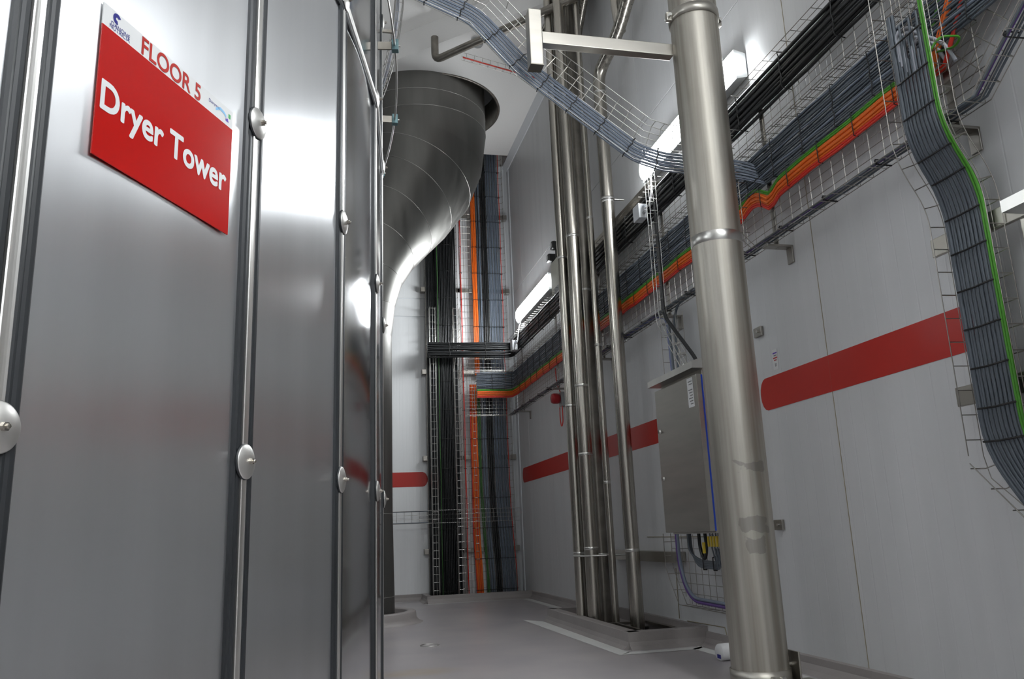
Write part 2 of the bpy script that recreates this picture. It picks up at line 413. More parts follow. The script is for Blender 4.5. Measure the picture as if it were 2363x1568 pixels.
# white floor lines
m = MB()
def fl(p): m.add([V((x_, y_, .0015)) for x_, y_ in p], [tuple(range(len(p)))])
fl([(1.905, 5.42), (2.005, 5.50), (2.005, 7.76), (1.86, 8.02)])
fl([(1.905, 5.42), (2.47, 5.42), (2.56, 5.52), (2.005, 5.52)])
fl([(2.44, -6), (2.53, -6), (2.53, 5.52), (2.44, 5.46)])
m.build('floor_line', 'line_white', label='white painted floor line around the pipe kerb and along the wall', cat='floor marking')
m = MB()
fl([(2.46, 7.82), (2.55, 7.82), (2.55, 10.5), (2.46, 10.55)]); fl([(2.46, 10.5), (2.55, 10.58), (1.20, 10.58), (1.24, 10.5)]); fl([(1.20, 10.58), (1.24, 10.5), (1.02, 11.02), (.96, 11.12)]); fl([(1.02, 11.02), (.96, 11.12), (-2, 11.12), (-2, 11.02)])
m.build('floor_line', 'line_white', label='white painted floor line in front of the cable risers', cat='floor marking')
MB().lathe([(.075, .001), (.075, .004), (.066, .0045), (.066, .001)], (.80, 6.6, 0), 32).build('floor_drain', 'steel_bright', label='small round steel cover set in the grey floor', cat='drain cover')
# red stripes printed on the walls
def stripe(pts, d, label):
    MB().prism(pts, d).build('wall_stripe', 'stripe_red', label=label, cat='wall stripe')
def stripe_r(y0, y1, label, s0=1, s1=1):
    z0, z1, rr = 1.475, 1.672, .07
    p = []
    for k in range(9):
        a = -PI/2+PI*k/8; p.append((WX-.002, y1-rr+rr*math.cos(a) if s1 else y1, (z0+z1)/2+(z1-z0)/2*math.sin(a)))
    for k in range(9):
        a = PI/2+PI*k/8; p.append((WX-.002, y0+rr+rr*math.cos(a) if s0 else y0, (z0+z1)/2+(z1-z0)/2*math.sin(a)))
    stripe(p, (.0015, 0, 0), label)
stripe_r(2.80, 4.56, 'red wall stripe with rounded ends right of the big steel column')
stripe_r(5.5, 10.98, 'long red wall stripe behind the pipes and steel cabinet')
stripe_r(-2.5, .6, 'red wall stripe nearest the camera side of the cabinet')
p = []
for k in range(9):
    a = -PI/2+PI*k/8; p.append((1.30+.07*math.cos(a), BY-.002, 1.577+.0985*math.sin(a)))
stripe(p+[(-3, BY-.002, 1.675), (-3, BY-.002, 1.478)], (0, .0015, 0), 'short red wall stripe on the back wall beside the black riser')

# ------------------------------------------------------------------ the dryer tower
TC = V((-6.545, 4.93, 0)); TR = 6.86; DA = math.radians(6.64); A1 = math.radians(-22.66)
tower = thing('dryer_tower', 'huge round dryer tower clad in shiny steel panels with rubber seams', 'dryer tower', TC)
MB().lathe([(TR-.12, 0), (TR-.12, CU)], (0, 0, 0), 108).build('inner_shell', 'steel_duct', tower)
chord = 2*TR*math.sin(DA/2); apo = TR*math.cos(DA/2)
def panel_mesh(seed, zlen, satin):
    rnd = random.Random(seed); ph = [rnd.uniform(0, 6.28) for _ in range(8)]
    nx, nz = 14, 44; vs = []; W = chord/2-.050
    for j in range(nz+1):
        z = .012+(zlen-.024)*j/nz
        for i in range(nx+1):
            yy = -W+2*W*i/nx; q = yy/W; e = (1-q**4)
            d = (.006 if satin else .010)*(1-q*q)+e*(.0016*math.sin(z*2.3+ph[0]+q)+.0011*math.sin(z*4.1+ph[1]-q*1.5)+.0010*math.sin(q*2.6+ph[2]+z*1.2))*(.45 if satin else 1)
            vs.append(V((apo+d-.004, yy, z)))
    o = MB(); k = nx+1
    o.add(vs, [(j*k+i, j*k+i+1, (j+1)*k+i+1, (j+1)*k+i) for j in range(nz) for i in range(nx)], True)
    # folded edges
    for i in (0, nx):
        e = [vs[j*k+i] for j in range(nz+1)]; b_ = [v-V((.03, 0, 0)) for v in e]
        o.add(e+b_, [(a, a+1, nz+2+a, nz+1+a) for a in range(nz)], True)
    return o.mesh('cladding_panel', 'tower_panel_satin' if satin else 'tower_panel')
ROWS = [(0, 2.97), (2.97, 5.94), (5.94, CU)]
pm = {}
for r_, (za, zb) in enumerate(ROWS):
    for q in range(3): pm[(r_, q)] = panel_mesh(r_*10+q, zb-za, False)
    pm[(r_, 's')] = panel_mesh(r_*10+5, zb-za, True)
def strip_mesh(L):
    m1 = MB(); pf = [(-.0145, .000), (-.014, .007), (-.0115, .009), (-.006, .0082), (0, .008), (.006, .0082), (.0115, .009), (.014, .007), (.0145, 0)]
    m1.prism([(a_, b_, 0) for b_, a_ in pf], (0, 0, L)); return m1.mesh('seam_strip', 'aluminium_strip')
def gasket_mesh(L):
    m1 = MB(); pf = [(-.0185, -.02), (-.0185, .002), (-.012, .006), (-.004, .0035), (.003, .006), (.012, .006), (.0185, .001), (.0185, -.02)]
    m1.prism([(a_, b_, 0) for b_, a_ in pf], (0, 0, L)); return m1.mesh('rubber_gasket', 'rubber')
SM = {z: strip_mesh(z[1]-z[0]) for z in ROWS}; GM = {z: gasket_mesh(z[1]-z[0]) for z in ROWS}
hl = chord-.03
HS = MB().prism([(b_, -hl/2, a_) for a_, b_ in ((-.017, 0), (-.0165, .010), (-.011, .014), (0, .012), (.011, .014), (.0165, .010), (.017, 0))], (0, hl, 0)).mesh('ring_strip', 'aluminium_strip')
HG = MB().prism([(b_, -hl/2, a_) for a_, b_ in ((-.014, -.02), (-.014, .004), (-.008, .009), (.008, .009), (.014, .004), (.014, -.02))], (0, hl, 0)).mesh('ring_gasket', 'rubber')
DM = MB().lathe([(.0, .013), (.010, .0126), (.026, .0098), (.044, .0030), (.0465, .0012), (.0455, -.001), (.0, -.001)], (0, 0, 0), 40, 'X').mesh('clamp_disc', 'disc_metal')
BM = MB().lathe([(.0, .027), (.004, .0268), (.005, .0255), (.005, .021), (.0085, .0205), (.0085, .012), (.0, .012)], (0, 0, 0), 6, 'X', False).mesh('disc_bolt', 'steel_pipe')
DG = MB().lathe([(.0, -.001), (.0475, -.001), (.0485, -.004), (.047, -.008), (.0, -.008)], (0, 0, 0), 32, 'X').mesh('disc_seal', 'rubber')
def put(me, name, parent, loc, rz):
    o = bpy.data.objects.new(name, me); COL.objects.link(o); o.parent = parent
    o.location = loc; o.rotation_euler = (0, 0, rz); return o
for k in range(-8, 13):
    a0 = A1+DA*(k-1); am = a0+DA/2                       # panel between seam k-1 and seam k
    for r_, z in enumerate(ROWS):
        key = (r_, 's') if k in (1, 0, -1) else (r_, (k*2+r_) % 3)
        put(pm[key], 'cladding_panel', tower, (0, 0, z[0]), am)
        put(SM[z], 'seam_strip', tower, (TR*math.cos(a0), TR*math.sin(a0), z[0]), a0)
        for sgn in (-1, 1):
            off = .033*sgn; put(GM[z], 'rubber_gasket', tower, (TR*math.cos(a0)-off*math.sin(a0), TR*math.sin(a0)+off*math.cos(a0), z[0]), a0)
        if z[0] > 0:
            c, s_ = math.cos(am), math.sin(am)
            put(HS, 'ring_strip', tower, (c*(apo+.004), s_*(apo+.004), z[0]), am)
            for sgn in (-1, 1): put(HG, 'ring_gasket', tower, (c*(apo+.002), s_*(apo+.002), z[0]+.030*sgn), am)
    for zz in (1.015, 2.0, 2.985, 3.98, 4.97, 5.95):
        d = put(DM, 'clamp_disc', tower, ((TR+.012)*math.cos(a0), (TR+.012)*math.sin(a0), zz), a0)
        put(BM, 'disc_bolt', d, (0, 0, 0), 0); put(DG, 'disc_seal', d, (0, 0, 0), 0)
# sign on panel 1
def text(parent, name, s_, size, x_, y_, m_, Mx, bold=0., sx=1., z=.0012, align='LEFT'):
    cu = bpy.data.curves.new(name, 'FONT'); cu.body = s_; cu.size = size;  cu.align_x = align; cu.resolution_u = 6; cu.fill_mode = 'FRONT'
    ob = bpy.data.objects.new(name, cu); COL.objects.link(ob); dg = bpy.context.evaluated_depsgraph_get()
    me = bpy.data.meshes.new_from_object(ob.evaluated_get(dg)); bpy.data.objects.remove(ob)
    if bold:
        vs0 = [v.co.copy() for v in me.vertices]; fs0 = [tuple(q.vertices) for q in me.polygons]; bpy.data.meshes.remove(me)
        q = MB()
        for k in range(8): q.add([v+V((math.cos(k*PI/4), math.sin(k*PI/4), 0))*bold+V((0, 0, k*.00006)) for v in vs0], fs0)
        me = q.mesh(name, m_)
    me.transform(Mx @ M.Translation((x_, y_, z)) @ M.Diagonal((sx, 1, 1, 1))); me.materials.clear(); me.materials.append(MT[m_]); me.name = name
    o = bpy.data.objects.new(name, me); COL.objects.link(o); o.parent = parent; return o
a0 = A1-DA; s0 = V((math.cos(a0), math.sin(a0), 0))*TR+TC; s1 = V((math.cos(A1), math.sin(A1), 0))*TR+TC
dd = (s1-s0).normalized(); nn = V((math.cos(A1-DA/2), math.sin(A1-DA/2), 0))
SW, SH = .508, .36; org = s0+dd*.164+nn*.0042+V((0, 0, 1.97-SH))
sign = thing('wall_sign', 'red and white plastic sign reading Floor 5 Dryer Tower', 'sign', org)
Ms = M(((dd.x, 0, nn.x, 0), (dd.y, 0, nn.y, 0), (0, 1, 0, 0), (0, 0, 0, 1)))
def quad(x0, y0, x1, y1, z, m_, name, parent, th=.0):
    q = MB(); q.box(x0, y0, z-.0015 if th == 0 else z-th, x1, y1, z, Ms); return q.build(name, m_, parent)
quad(0, 0, SW, SH*.855, .003, 'sign_red', 'red_field', sign, .003)
quad(0, SH*.855, SW, SH, .003, 'sign_white', 'white_header', sign, .003)
text(sign, 'lettering', 'FLOOR 5', .064, SW*.475, SH*.866, 'stripe_red', Ms, .0012, .93, .0036, 'CENTER')
text(sign, 'lettering', 'Dryer Tower', .096, SW*.485, SH*.315, 'sign_white', Ms, .0026, .91, .0036, 'CENTER')
text(sign, 'logo_text', 'DANONE', .0145, .024, SH*.890, 'ink_blue', Ms, 0, 1, .0036)
text(sign, 'logo_text', 'NUTRICIA', .0145, .020, SH*.866, 'ink_blue', Ms, 0, 1, .0036)
lg = MB()
for k in range(14):
    a = PI*.15+k*PI*1.35/13; b_ = PI*.15+(k+1)*PI*1.35/13
    lg.add([Ms @ V((.042+math.cos(q)*rr, SH*.955+math.sin(q)*rr, .0036)) for q, rr in ((a, .013), (b_, .013), (b_, .004), (a, .004))], [(0, 1, 2, 3)])
lg.build('logo_mark', 'ink_blue', sign)
text(sign, 'logo_text', 'Dairymac', .0135, SW-.115, SH*.93, 'ink_blue', Ms, 0, 1, .0036)
lg = MB(); lg.add([Ms @ V((SW-.082+q, SH*.87+.012*math.sin(q*60)+.012, .0036)) for q in (0, .02, .04, .05)]+[Ms @ V((SW-.082+q, SH*.87+.012*math.sin(q*60)+.020, .0036)) for q in (.05, .04, .02, 0)], [(0, 1, 2, 3, 4, 5, 6, 7)]); lg.build('logo_mark', 'ink_cyan', sign)
lg = MB(); lg.add([Ms @ V(p_) for p_ in ((SW-.034, SH*.885, .0036), (SW-.020, SH*.885, .0036), (SW-.024, SH*.915, .0036), (SW-.036, SH*.90, .0036))], [(0, 1, 2, 3)]); lg.build('logo_mark', 'ink_violet', sign)
lg = MB(); lg.add([Ms @ V(p_) for p_ in ((SW-.022, SH*.925, .0036), (SW-.012, SH*.925, .0036), (SW-.012, SH*.96, .0036), (SW-.022, SH*.96, .0036))], [(0, 1, 2, 3)]); lg.build('logo_mark', 'ink_green', sign)
# ring of conduit round the tower, on stand-offs
def ringpt(rr, z, a): return V((TC.x+rr*math.cos(a), TC.y+rr*math.sin(a), z))
rt = thing('ring_conduit', 'thin steel conduit curving around the tower on teal clamps', 'conduit', ringpt(TR, 3.4, 0))
m = MB()
for off in (0, .014): m.tube([ringpt(TR+.092, 3.40+off, math.radians(a)) for a in range(-34, 46, 1)], .0055, 6)
m.build('conduit', 'steel_bright', rt)
for a in (-27.6, -21, -14.5, -7.9, -1.2, 5.4, 12, 18.7):
    q = math.radians(a); Mz = M.Translation(TC) @ M.Rotation(q, 4, 'Z')
    MB().box(TR, -.006, 3.385, TR+.085, .006, 3.43, Mz).build('stand_off', 'steel_dark', rt)
    c_ = MB().bbox(TR+.075, -.02, 3.375, TR+.112, .02, 3.44, .004, Mz).build('clamp', 'clamp_teal', rt)
    MB().tube([Mz @ V((TR+.112, y_, 3.408)) for y_ in (-.0,)]+[Mz @ V((TR+.122, 0, 3.408))], .006, 6).build('clamp_bolt', 'steel_bright', c_)
reparent_origin(rt, ringpt(TR, 3.4, 0))
rt = thing('ring_tray', 'small wire basket tray curving around the tower above the conduit', 'cable tray')
trk = Track([ringpt(TR+.095, 4.15, math.radians(a)) for a in range(-30, 40, 2)], w=(0, 0, 1), flip=-1)
m = MB(); basket(m, trk, .05, .06, .1, .003); m.build('wire_mesh', 'steel_bright', rt, kind='stuff')
for i in range(2): MB().tube(trk.line(.01+.012*i, .012, step=.1, wob=.002, ph=i), .006, 6).build('cable', 'light_grey_cable', rt)
for a in (-21, -7.9, -1.2, 5.4, 18.7):
    Mz = M.Translation(TC) @ M.Rotation(math.radians(a+1.2), 4, 'Z'); MB().box(TR, -.008, 4.13, TR+.11, .008, 4.15, Mz).build('stand_off', 'steel_dark', rt)
reparent_origin(rt, ringpt(TR, 4.15, 0))

# ------------------------------------------------------------------ the big duct
duct = thing('exhaust_duct', 'large bent stainless steel duct narrowing from the ceiling to the floor', 'duct')
def ring_pts(c, r, th, ph, n=72):
    ax = V((math.cos(ph), math.sin(ph), 0)); e1 = ax*math.cos(th)-V((0, 0, 1))*math.sin(th); e2 = V((-math.sin(ph), math.cos(ph), 0))
    return [V(c)+e1*r*math.cos(2*PI*i/n)+e2*r*math.sin(2*PI*i/n) for i in range(n)]
PH = math.radians(52)
secs = [((1.13, 9.6, 7.0), .85, 0), ((1.13, 9.6, 6.02), .85, 0), ((1.13, 9.6, 5.80), .85, 0),
        ((1.07, 9.53, 5.42), .84, 13), ((.985, 9.42, 5.10), .78, 27), ((.86, 9.25, 4.74), .665, 38), ((.71, 9.05, 4.37), .545, 41), ((.555, 8.85, 4.0), .445, 35),
        ((.44, 8.71, 3.63), .375, 20), ((.385, 8.63, 3.25), .335, 0), ((.357, 8.6, 2.9), .325, 0), ((.357, 8.6, 1.05), .325, 0), ((.357, 8.6, .25), .34, 0), ((.357, 8.6, -.5), .345, 0)]
for i, (a, b_) in enumerate(zip(secs, secs[1:])):
    A = ring_pts(a[0], a[1], math.radians(a[2]), math.radians(35)); B = ring_pts(b_[0], b_[1], math.radians(b_[2]), math.radians(35))
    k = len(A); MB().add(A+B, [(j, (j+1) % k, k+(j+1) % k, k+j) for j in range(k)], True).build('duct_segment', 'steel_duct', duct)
    if i in (0, 1, 3, 4, 5, 6, 7, 8, 10, 11): MB().tube(B+[B[0]], .0028, 4, False).build('weld_seam', 'steel_bright', duct)
reparent_origin(duct, (.357, 8.6, 0))
MB().lathe([(.90, CZ+.34), (.90, CZ-.015), (.93, CZ-.015), (.93, CZ+.0), (.905, CZ+.001)], (1.27, 9.7, 0), 72).build('duct_collar', 'steel_dark', label='round steel collar lining the ceiling hole around the duct', cat='collar')

# ------------------------------------------------------------------ big column pipe and its arm
PX, PY, PR = 2.10, 3.92, .139
bp = thing('column_pipe', 'thick weathered steel column pipe in the foreground with smudges', 'pipe')
def pipe_material():
    m_ = mat('steel_column', (.56, .54, .49), .54, 1., rvar=.06, vscale=(14, 14, .5))
    nt = m_.node_tree; N = nt.nodes; L = nt.links; b = N['Principled BSDF']
    tc = N.new('ShaderNodeTexCoord')
    mp = N.new('ShaderNodeMapping'); mp.inputs['Scale'].default_value = (22, 22, .55); L.new(tc.outputs['Object'], mp.inputs[0])
    n = N.new('ShaderNodeTexNoise'); n.inputs['Scale'].default_value = 1; n.inputs['Detail'].default_value = 6; L.new(mp.outputs[0], n.inputs['Vector'])
    r = N.new('ShaderNodeValToRGB'); e = r.color_ramp.elements; e[0].position = .32; e[0].color = (.32, .295, .25, 1); e[1].position = .66; e[1].color = (.52, .50, .45, 1)
    L.new(n.outputs['Fac'], r.inputs[0])
    last = r.outputs[0]
    # dark worn smudges at fixed heights
    sp = N.new('ShaderNodeSeparateXYZ'); L.new(tc.outputs['Object'], sp.inputs[0])
    n2 = N.new('ShaderNodeTexNoise'); n2.inputs['Scale'].default_value = 11; n2.inputs['Detail'].default_value = 3; L.new(tc.outputs['Object'], n2.inputs['Vector'])
    for (yc, zc, ly, lz) in ((.0, 1.085, .075, .030), (-.02, .80, .075, .04), (-.02, .70, .05, .045)):
        def band(sock, c_, w_):
            a = N.new('ShaderNodeMath'); a.operation = 'SUBTRACT'; a.inputs[1].default_value = c_; L.new(sock, a.inputs[0])
            q = N.new('ShaderNodeMath'); q.operation = 'ABSOLUTE'; L.new(a.outputs[0], q.inputs[0])
            d = N.new('ShaderNodeMath'); d.operation = 'DIVIDE'; d.inputs[1].default_value = w_; L.new(q.outputs[0], d.inputs[0]); return d.outputs[0]
        mxn = N.new('ShaderNodeMath'); mxn.operation = 'MAXIMUM'
        L.new(band(sp.outputs[0], PX+yc, ly), mxn.inputs[0]); L.new(band(sp.outputs[2], zc, lz), mxn.inputs[1])
        ad = N.new('ShaderNodeMath'); ad.operation = 'MULTIPLY_ADD'; ad.inputs[1].default_value = 2.6; ad.inputs[2].default_value = -1.3; L.new(n2.outputs['Fac'], ad.inputs[0])
        s2 = N.new('ShaderNodeMath'); s2.operation = 'ADD'; L.new(mxn.outputs[0], s2.inputs[0]); L.new(ad.outputs[0], s2.inputs[1])
        mr = N.new('ShaderNodeMapRange'); mr.inputs[1].default_value = .82; mr.inputs[2].default_value = .72; L.new(s2.outputs[0], mr.inputs[0])
        fc = N.new('ShaderNodeMath'); fc.operation = 'MULTIPLY'; fc.inputs[1].default_value = .5; L.new(mr.outputs[0], fc.inputs[0])
        mx = N.new('ShaderNodeMixRGB'); mx.inputs[2].default_value = (.20, .19, .18, 1); L.new(last, mx.inputs[1]); L.new(fc.outputs[0], mx.inputs[0]); last = mx.outputs[0]
    L.new(last, b.inputs['Base Color'])
pipe_material()
MB().lathe([(PR, .03), (PR, 6.9)], (PX, PY, 0), 48).build('pipe_body', 'steel_column', bp)
MB().lathe([(PR, 2.30), (PR+.0012, 2.302), (PR+.0012, 2.356), (PR, 2.358)], (PX, PY, 0), 48).build('weld_band', 'steel_bright', bp)
MB().lathe([(PR, .04), (PR+.008, .04), (PR+.008, .115), (PR, .115)], (PX, PY, 0), 48).build('foot_collar', 'steel_old', bp)
m = MB(); m.lathe([(.0, .02), (.30, .02), (.31, .0)], (PX, PY, 0), 40); m.build('foot_pad', 'kerb', bp)
m = MB(); m.bbox(PX+.155, PY-.10, .02, PX+.165, PY+.11, .19, .003); m.bbox(PX+.155, PY-.10, .02, PX+.33, PY+.11, .032, .003); m.build('foot_bracket', 'steel_old', bp)
m = MB(); m.tube([(PX+.12, PY-.02, .125), (PX+.185, PY-.02, .125)], .013, 8); m.build('foot_bolt', 'steel_bright', bp)
m = MB(); m.tube([(PX-.02, PY-PR-.004, .085), (PX-.02, PY-PR-.03, .085)], .012, 6); m.tube([(PX+.03, PY-PR-.004, .085), (PX+.03, PY-PR-.03, .085)], .012, 6); m.build('foot_bolt', 'steel_bright', bp)
cz = 3.73
cl = MB().lathe([(PR, cz-.03), (PR+.007, cz-.03), (PR+.009, cz), (PR+.007, cz+.03), (PR, cz+.03)], (PX, PY, 0), 48).build('pipe_clamp', 'steel_old', bp)
for sg in (-1, 1):
    m = MB(); m.bbox(PX+sg*(PR-.002), PY-.014, cz-.028, PX+sg*(PR+.036), PY+.014, cz+.028, .004) if sg > 0 else m.bbox(PX-PR-.036, PY-.014, cz-.028, PX-PR+.002, PY+.014, cz+.028, .004); m.build('clamp_lug', 'steel_old', cl)
    m = MB(); m.tube([(PX+sg*(PR+.022), PY-.035, cz), (PX+sg*(PR+.022), PY+.03, cz)], .011, 6, smooth=False); m.build('clamp_bolt', 'steel_bright', cl)
reparent_origin(bp, (PX, PY, 0))
arm = thing('support_arm', 'square steel tube arm reaching left from the column pipe to hold the tray', 'bracket arm')
MB().bbox(1.165, 3.95, 3.50, PX-PR+.005, 4.01, 3.575, .004).build('arm_tube', 'steel_box', arm)
MB().bbox(1.09, 3.93, 3.35, 1.165, 4.01, 3.70, .004).build('upright_tube', 'steel_box', arm)
MB().bbox(1.088, 3.928, 3.345, 1.167, 4.012, 3.352, .002).build('end_cap', 'steel_dark', arm)
m = MB(); m.tube([(1.167, 3.948, 3.50), (1.167, 3.948, 3.575)], .005, 5); m.tube([(1.167, 3.948, 3.575), (1.167, 4.01, 3.575)], .005, 5); m.build('weld_bead', 'steel_bright', arm)
reparent_origin(arm, (1.6, 3.98, 3.5))

# ------------------------------------------------------------------ cable trays on the right wall
XB = 2.545
lo = Track([(XB, 1.1, 3.42), (XB, 2.42, 2.395), (XB, 10.98, 2.395)], w=(-1, 0, 0), flip=-1)
t = thing('wire_tray', 'wide lower wire basket tray running along the right wall', 'cable tray')
m = MB(); basket(m, Track([(XB, 2.42, 2.395), (XB, 10.86, 2.395)], w=(-1, 0, 0), flip=-1), .59, .10); m.build('wire_mesh', 'steel_wire', t, kind='stuff')
for yb in (2.62, 4.05, 5.60, 7.14, 8.70, 10.38):
    b_ = MB(); b_.bbox(XB+.005, yb-.022, 2.36, XB+.012, yb+.022, 3.46, .002); b_.build('support_channel', 'steel_wire', t)
    b_ = MB(); b_.bbox(XB-.07, yb-.03, 2.362, WX, yb+.03, 2.376, .003); b_.bbox(WX-.012, yb-.03, 2.27, WX-.002, yb+.03, 2.376, .003); b_.build('wall_bracket', 'steel_wire', t)
reparent_origin(t, (XB, 6.7, 2.395))
t = thing('wire_tray', 'near sloping end of the lower wire tray rising at the top right', 'cable tray')
m = MB(); sl = Track([(XB, 1.0, 3.50), (XB, 2.42, 2.395)], w=(-1, 0, 0), flip=-1); basket(m, sl, .55, .10); m.build('wire_mesh', 'steel_wire', t, kind='stuff')
for q in (.4, 1.2): MB().tube([sl.at(q, 0, -.008), sl.at(q, .56, -.008)], .01, 4).build('support_channel', 'steel_old', t)
reparent_origin(t, (XB, 1.8, 2.9))
t = thing('wire_tray', 'narrow upper wire basket tray above the wide one on the right wall', 'cable tray')
m = MB(); basket(m, Track([(XB, -2.5, 3.02), (XB, 10.86, 3.02)], w=(-1, 0, 0), flip=-1), .42, .08); m.build('wire_mesh', 'steel_wire', t, kind='stuff'); reparent_origin(t, (XB, 4, 3.02))
t = thing('wire_tray', 'wire basket tray turning along the back wall in front of the risers', 'cable tray')
m = MB(); basket(m, Track([(XB-.02, 10.93, 2.395), (1.86, 10.93, 2.395)], w=(0, -1, 0), flip=-1), .59, .10); basket(m, Track([(XB-.02, 10.93, 3.02), (1.86, 10.93, 3.02)], w=(0, -1, 0), flip=-1), .16, .08); m.build('wire_mesh', 'steel_bright', t, kind='stuff')
reparent_origin(t, (2.2, 10.93, 2.395))
# cables of the main run; they turn the corner at the back
tv = bend([(XB, -2.5, 0), (XB, 10.84, 0), (1.30, 10.90, 0)], .1)
up = Track([p+V((0, 0, 3.0)) for p in tv], u=(0, 0, 1), flip=1)
t = thing('cable_bundle', 'thick black cable bundle along the top tray on the right wall', 'cables')
its = []
for i in range(9): its.append((.20+.024*i, .018+.012*(i % 3), .0105+.002*(i % 2), 'black_cable'))
for i in range(5): its.append((.225+.04*i, .050, .011, 'black_cable'))
bundle(t, up, its, 0, up.len-.05, .3, 6, (.19, .415, .062, .004), .5, .004); reparent_origin(t, (XB, 4, 3.3))
tg = bend([(XB, 2.0, 0), (XB, 10.84, 0), (2.02, 10.90, 0)], .1)
mid = Track([p+V((0, 0, 2.4)) for p in tg], u=(0, 0, 1), flip=1)
t = thing('cable_bundle', 'broad slate grey cable bundle in the wide wall tray', 'cables')
its = []
for i in range(29):
    its.append((.358+.0080*i, .016+.010*(i % 2)+.003*random.random(), .0052 if i % 7 else .0075, 'grey_cable_pale' if i % 5 == 2 else 'grey_cable'))
bundle(t, mid, its, 0, None, .17, 5, (.355, .585, .040, .003), .3, .0035); reparent_origin(t, (XB, 6, 2.8))
t = thing('cable_bundle', 'green cable pair below the grey bundle in the wall tray', 'cables')
md2 = Track([(XB, 2.28, 3.30), (XB, 2.42, 3.0), (XB, 2.62, 2.76)]+[V((p.x, p.y, 2.745)) for p in tg[1:]], w=(-1, 0, 0), flip=-1)
def run2(z): return [V((p.x, p.y, z)) for p in bend([(XB, 2.62, 0), (XB, 10.84, 0), (1.98, 10.90, 0)], .1)]
def pathz(z, out, y_rise):
    """cable along the wall, dips at the cross tray, rises to the ceiling near the camera"""
    P = []
    for k in range(7):
        q = k/6; P.append(V((XB-out, y_rise-.36*(1-q)**1.5, z+.55*(1-q)**1.6)))
    y_ = y_rise+.1
    while y_ < 10.75:
        dip = .05*math.exp(-((y_-4.02)/.07)**2)-.035*math.exp(-((y_-4.22)/.11)**2)
        P.append(V((XB-out, y_, z-dip+.004*math.sin(y_*11)))); y_ += .06 if 3.7 < y_ < 4.6 else .22
    P += [V((XB-out-.02, 10.83, z)), V((XB-out-.09, 10.88-out, z)), V((2.02, 10.89-out, z))]
    return P
for i in range(2): MB().tube(pathz(2.732+.012*i, .022, 2.70), .0065, 6).build('cable', 'green_cable', t)
reparent_origin(t, (XB, 6, 2.74))
t = thing('cable_bundle', 'orange cable bundle along the lower edge of the wall cables', 'cables')
for i in range(5): MB().tube(pathz(2.668+.0125*i, .020+.006*(i % 2), 2.66), .0075, 6).build('cable', 'orange_cable', t)
y_ = 2.9
while y_ < 10.7:
    MB().tube([(XB-.01, y_, 2.635), (XB-.035, y_, 2.64), (XB-.036, y_, 2.69), (XB-.036, y_, 2.76), (XB-.01, y_, 2.77)], .0032, 4).build('cable_tie', 'tie_black', t); y_ += .3
reparent_origin(t, (XB, 6, 2.7))
t = thing('cable_bundle', 'red cable pair under the orange wall cables', 'cables')
for i in range(2): MB().tube(pathz(2.640+.014*i, .020, 2.60), .0072, 6).build('cable', 'red_cable', t)
reparent_origin(t, (XB, 6, 2.64))
t = thing('cable_bundle', 'thin dark cables lying on the bottom flange of the wall tray', 'cables')
bs = Track([(XB, 1.1, 3.42), (XB, 2.42, 2.40), (XB, 10.9, 2.40)], w=(-1, 0, 0), flip=-1)
bundle(t, bs, [(.008+.006*(i % 2), .014+.014*i, .0055, 'grey_cable' if i != 3 else 'purple_cable') for i in range(5)], 0, None, .25, 5, (.0, .02, .08, .004), .42, .003)
reparent_origin(t, (XB, 6, 2.4))

# ------------------------------------------------------------------ cross tray from the wall towards the tower
YT = 4.17
ct = Track([(2.42, YT, 2.87), (1.93, YT, 2.87), (1.74, YT, 2.92), (1.06, YT, 3.42), (.79, YT, 3.72), (.62, YT, 3.79), (.45, YT, 3.86), (.0, YT, 4.0)], w=(0, -1, 0), flip=-1)
t = thing('wire_tray', 'wire basket tray crossing the room overhead in front of the light', 'cable tray')
m = MB(); basket(m, ct, .26, .07, .1, .0024, .0433, 0, 2.5, (0, 1)); m.tube(ct.line(0, .03, 0, 2.5), .0024, 4); m.build('wire_mesh', 'steel_bright', t, kind='stuff'); reparent_origin(t, (1.4, YT, 3.1))
t = thing('cable_bundle', 'blue grey cable bundle tied along the overhead crossing tray', 'cables')
ctc = Track([V(p) for p in bend([(2.52, YT-.12, 2.75), (2.44, YT, 2.83), (1.93, YT, 2.85), (1.74, YT, 2.90), (1.06, YT, 3.415), (.79, YT, 3.715), (.62, YT, 3.785), (.45, YT, 3.855), (.0, YT, 3.995)], .07)], w=(0, -1, 0), flip=-1)
its = [(.010+.0098*i, .010+.006*(i % 2), .0048, 'grey_cable_pale') for i in range(13)]
bundle(t, ctc, its, 0, 2.6, .1, 5, (.004, .138, .022, .0035), .21, .0012); reparent_origin(t, (1.4, YT, 3.1))
# small brace frame under the crossing
t = thing('wire_brace', 'wire mesh brace below the crossing tray beside the column pipe', 'wire brace')
m = MB()
for x_ in (2.26, 2.34, 2.42): m.tube([(x_, YT, 2.42), (x_, YT, 2.86)], .0028, 4)
for z_ in (2.50, 2.58, 2.66, 2.74, 2.82): m.tube([(2.22, YT, z_), (2.46, YT, z_)], .0024, 4)
m.tube([(2.22, YT, 2.62), (2.46, YT, 2.40)], .003, 4); m.tube([(2.24, YT-.02, 2.64), (2.48, YT-.02, 2.40)], .003, 4)
m.build('wire_mesh', 'steel_wire', t, kind='stuff'); reparent_origin(t, (2.34, YT, 2.6))

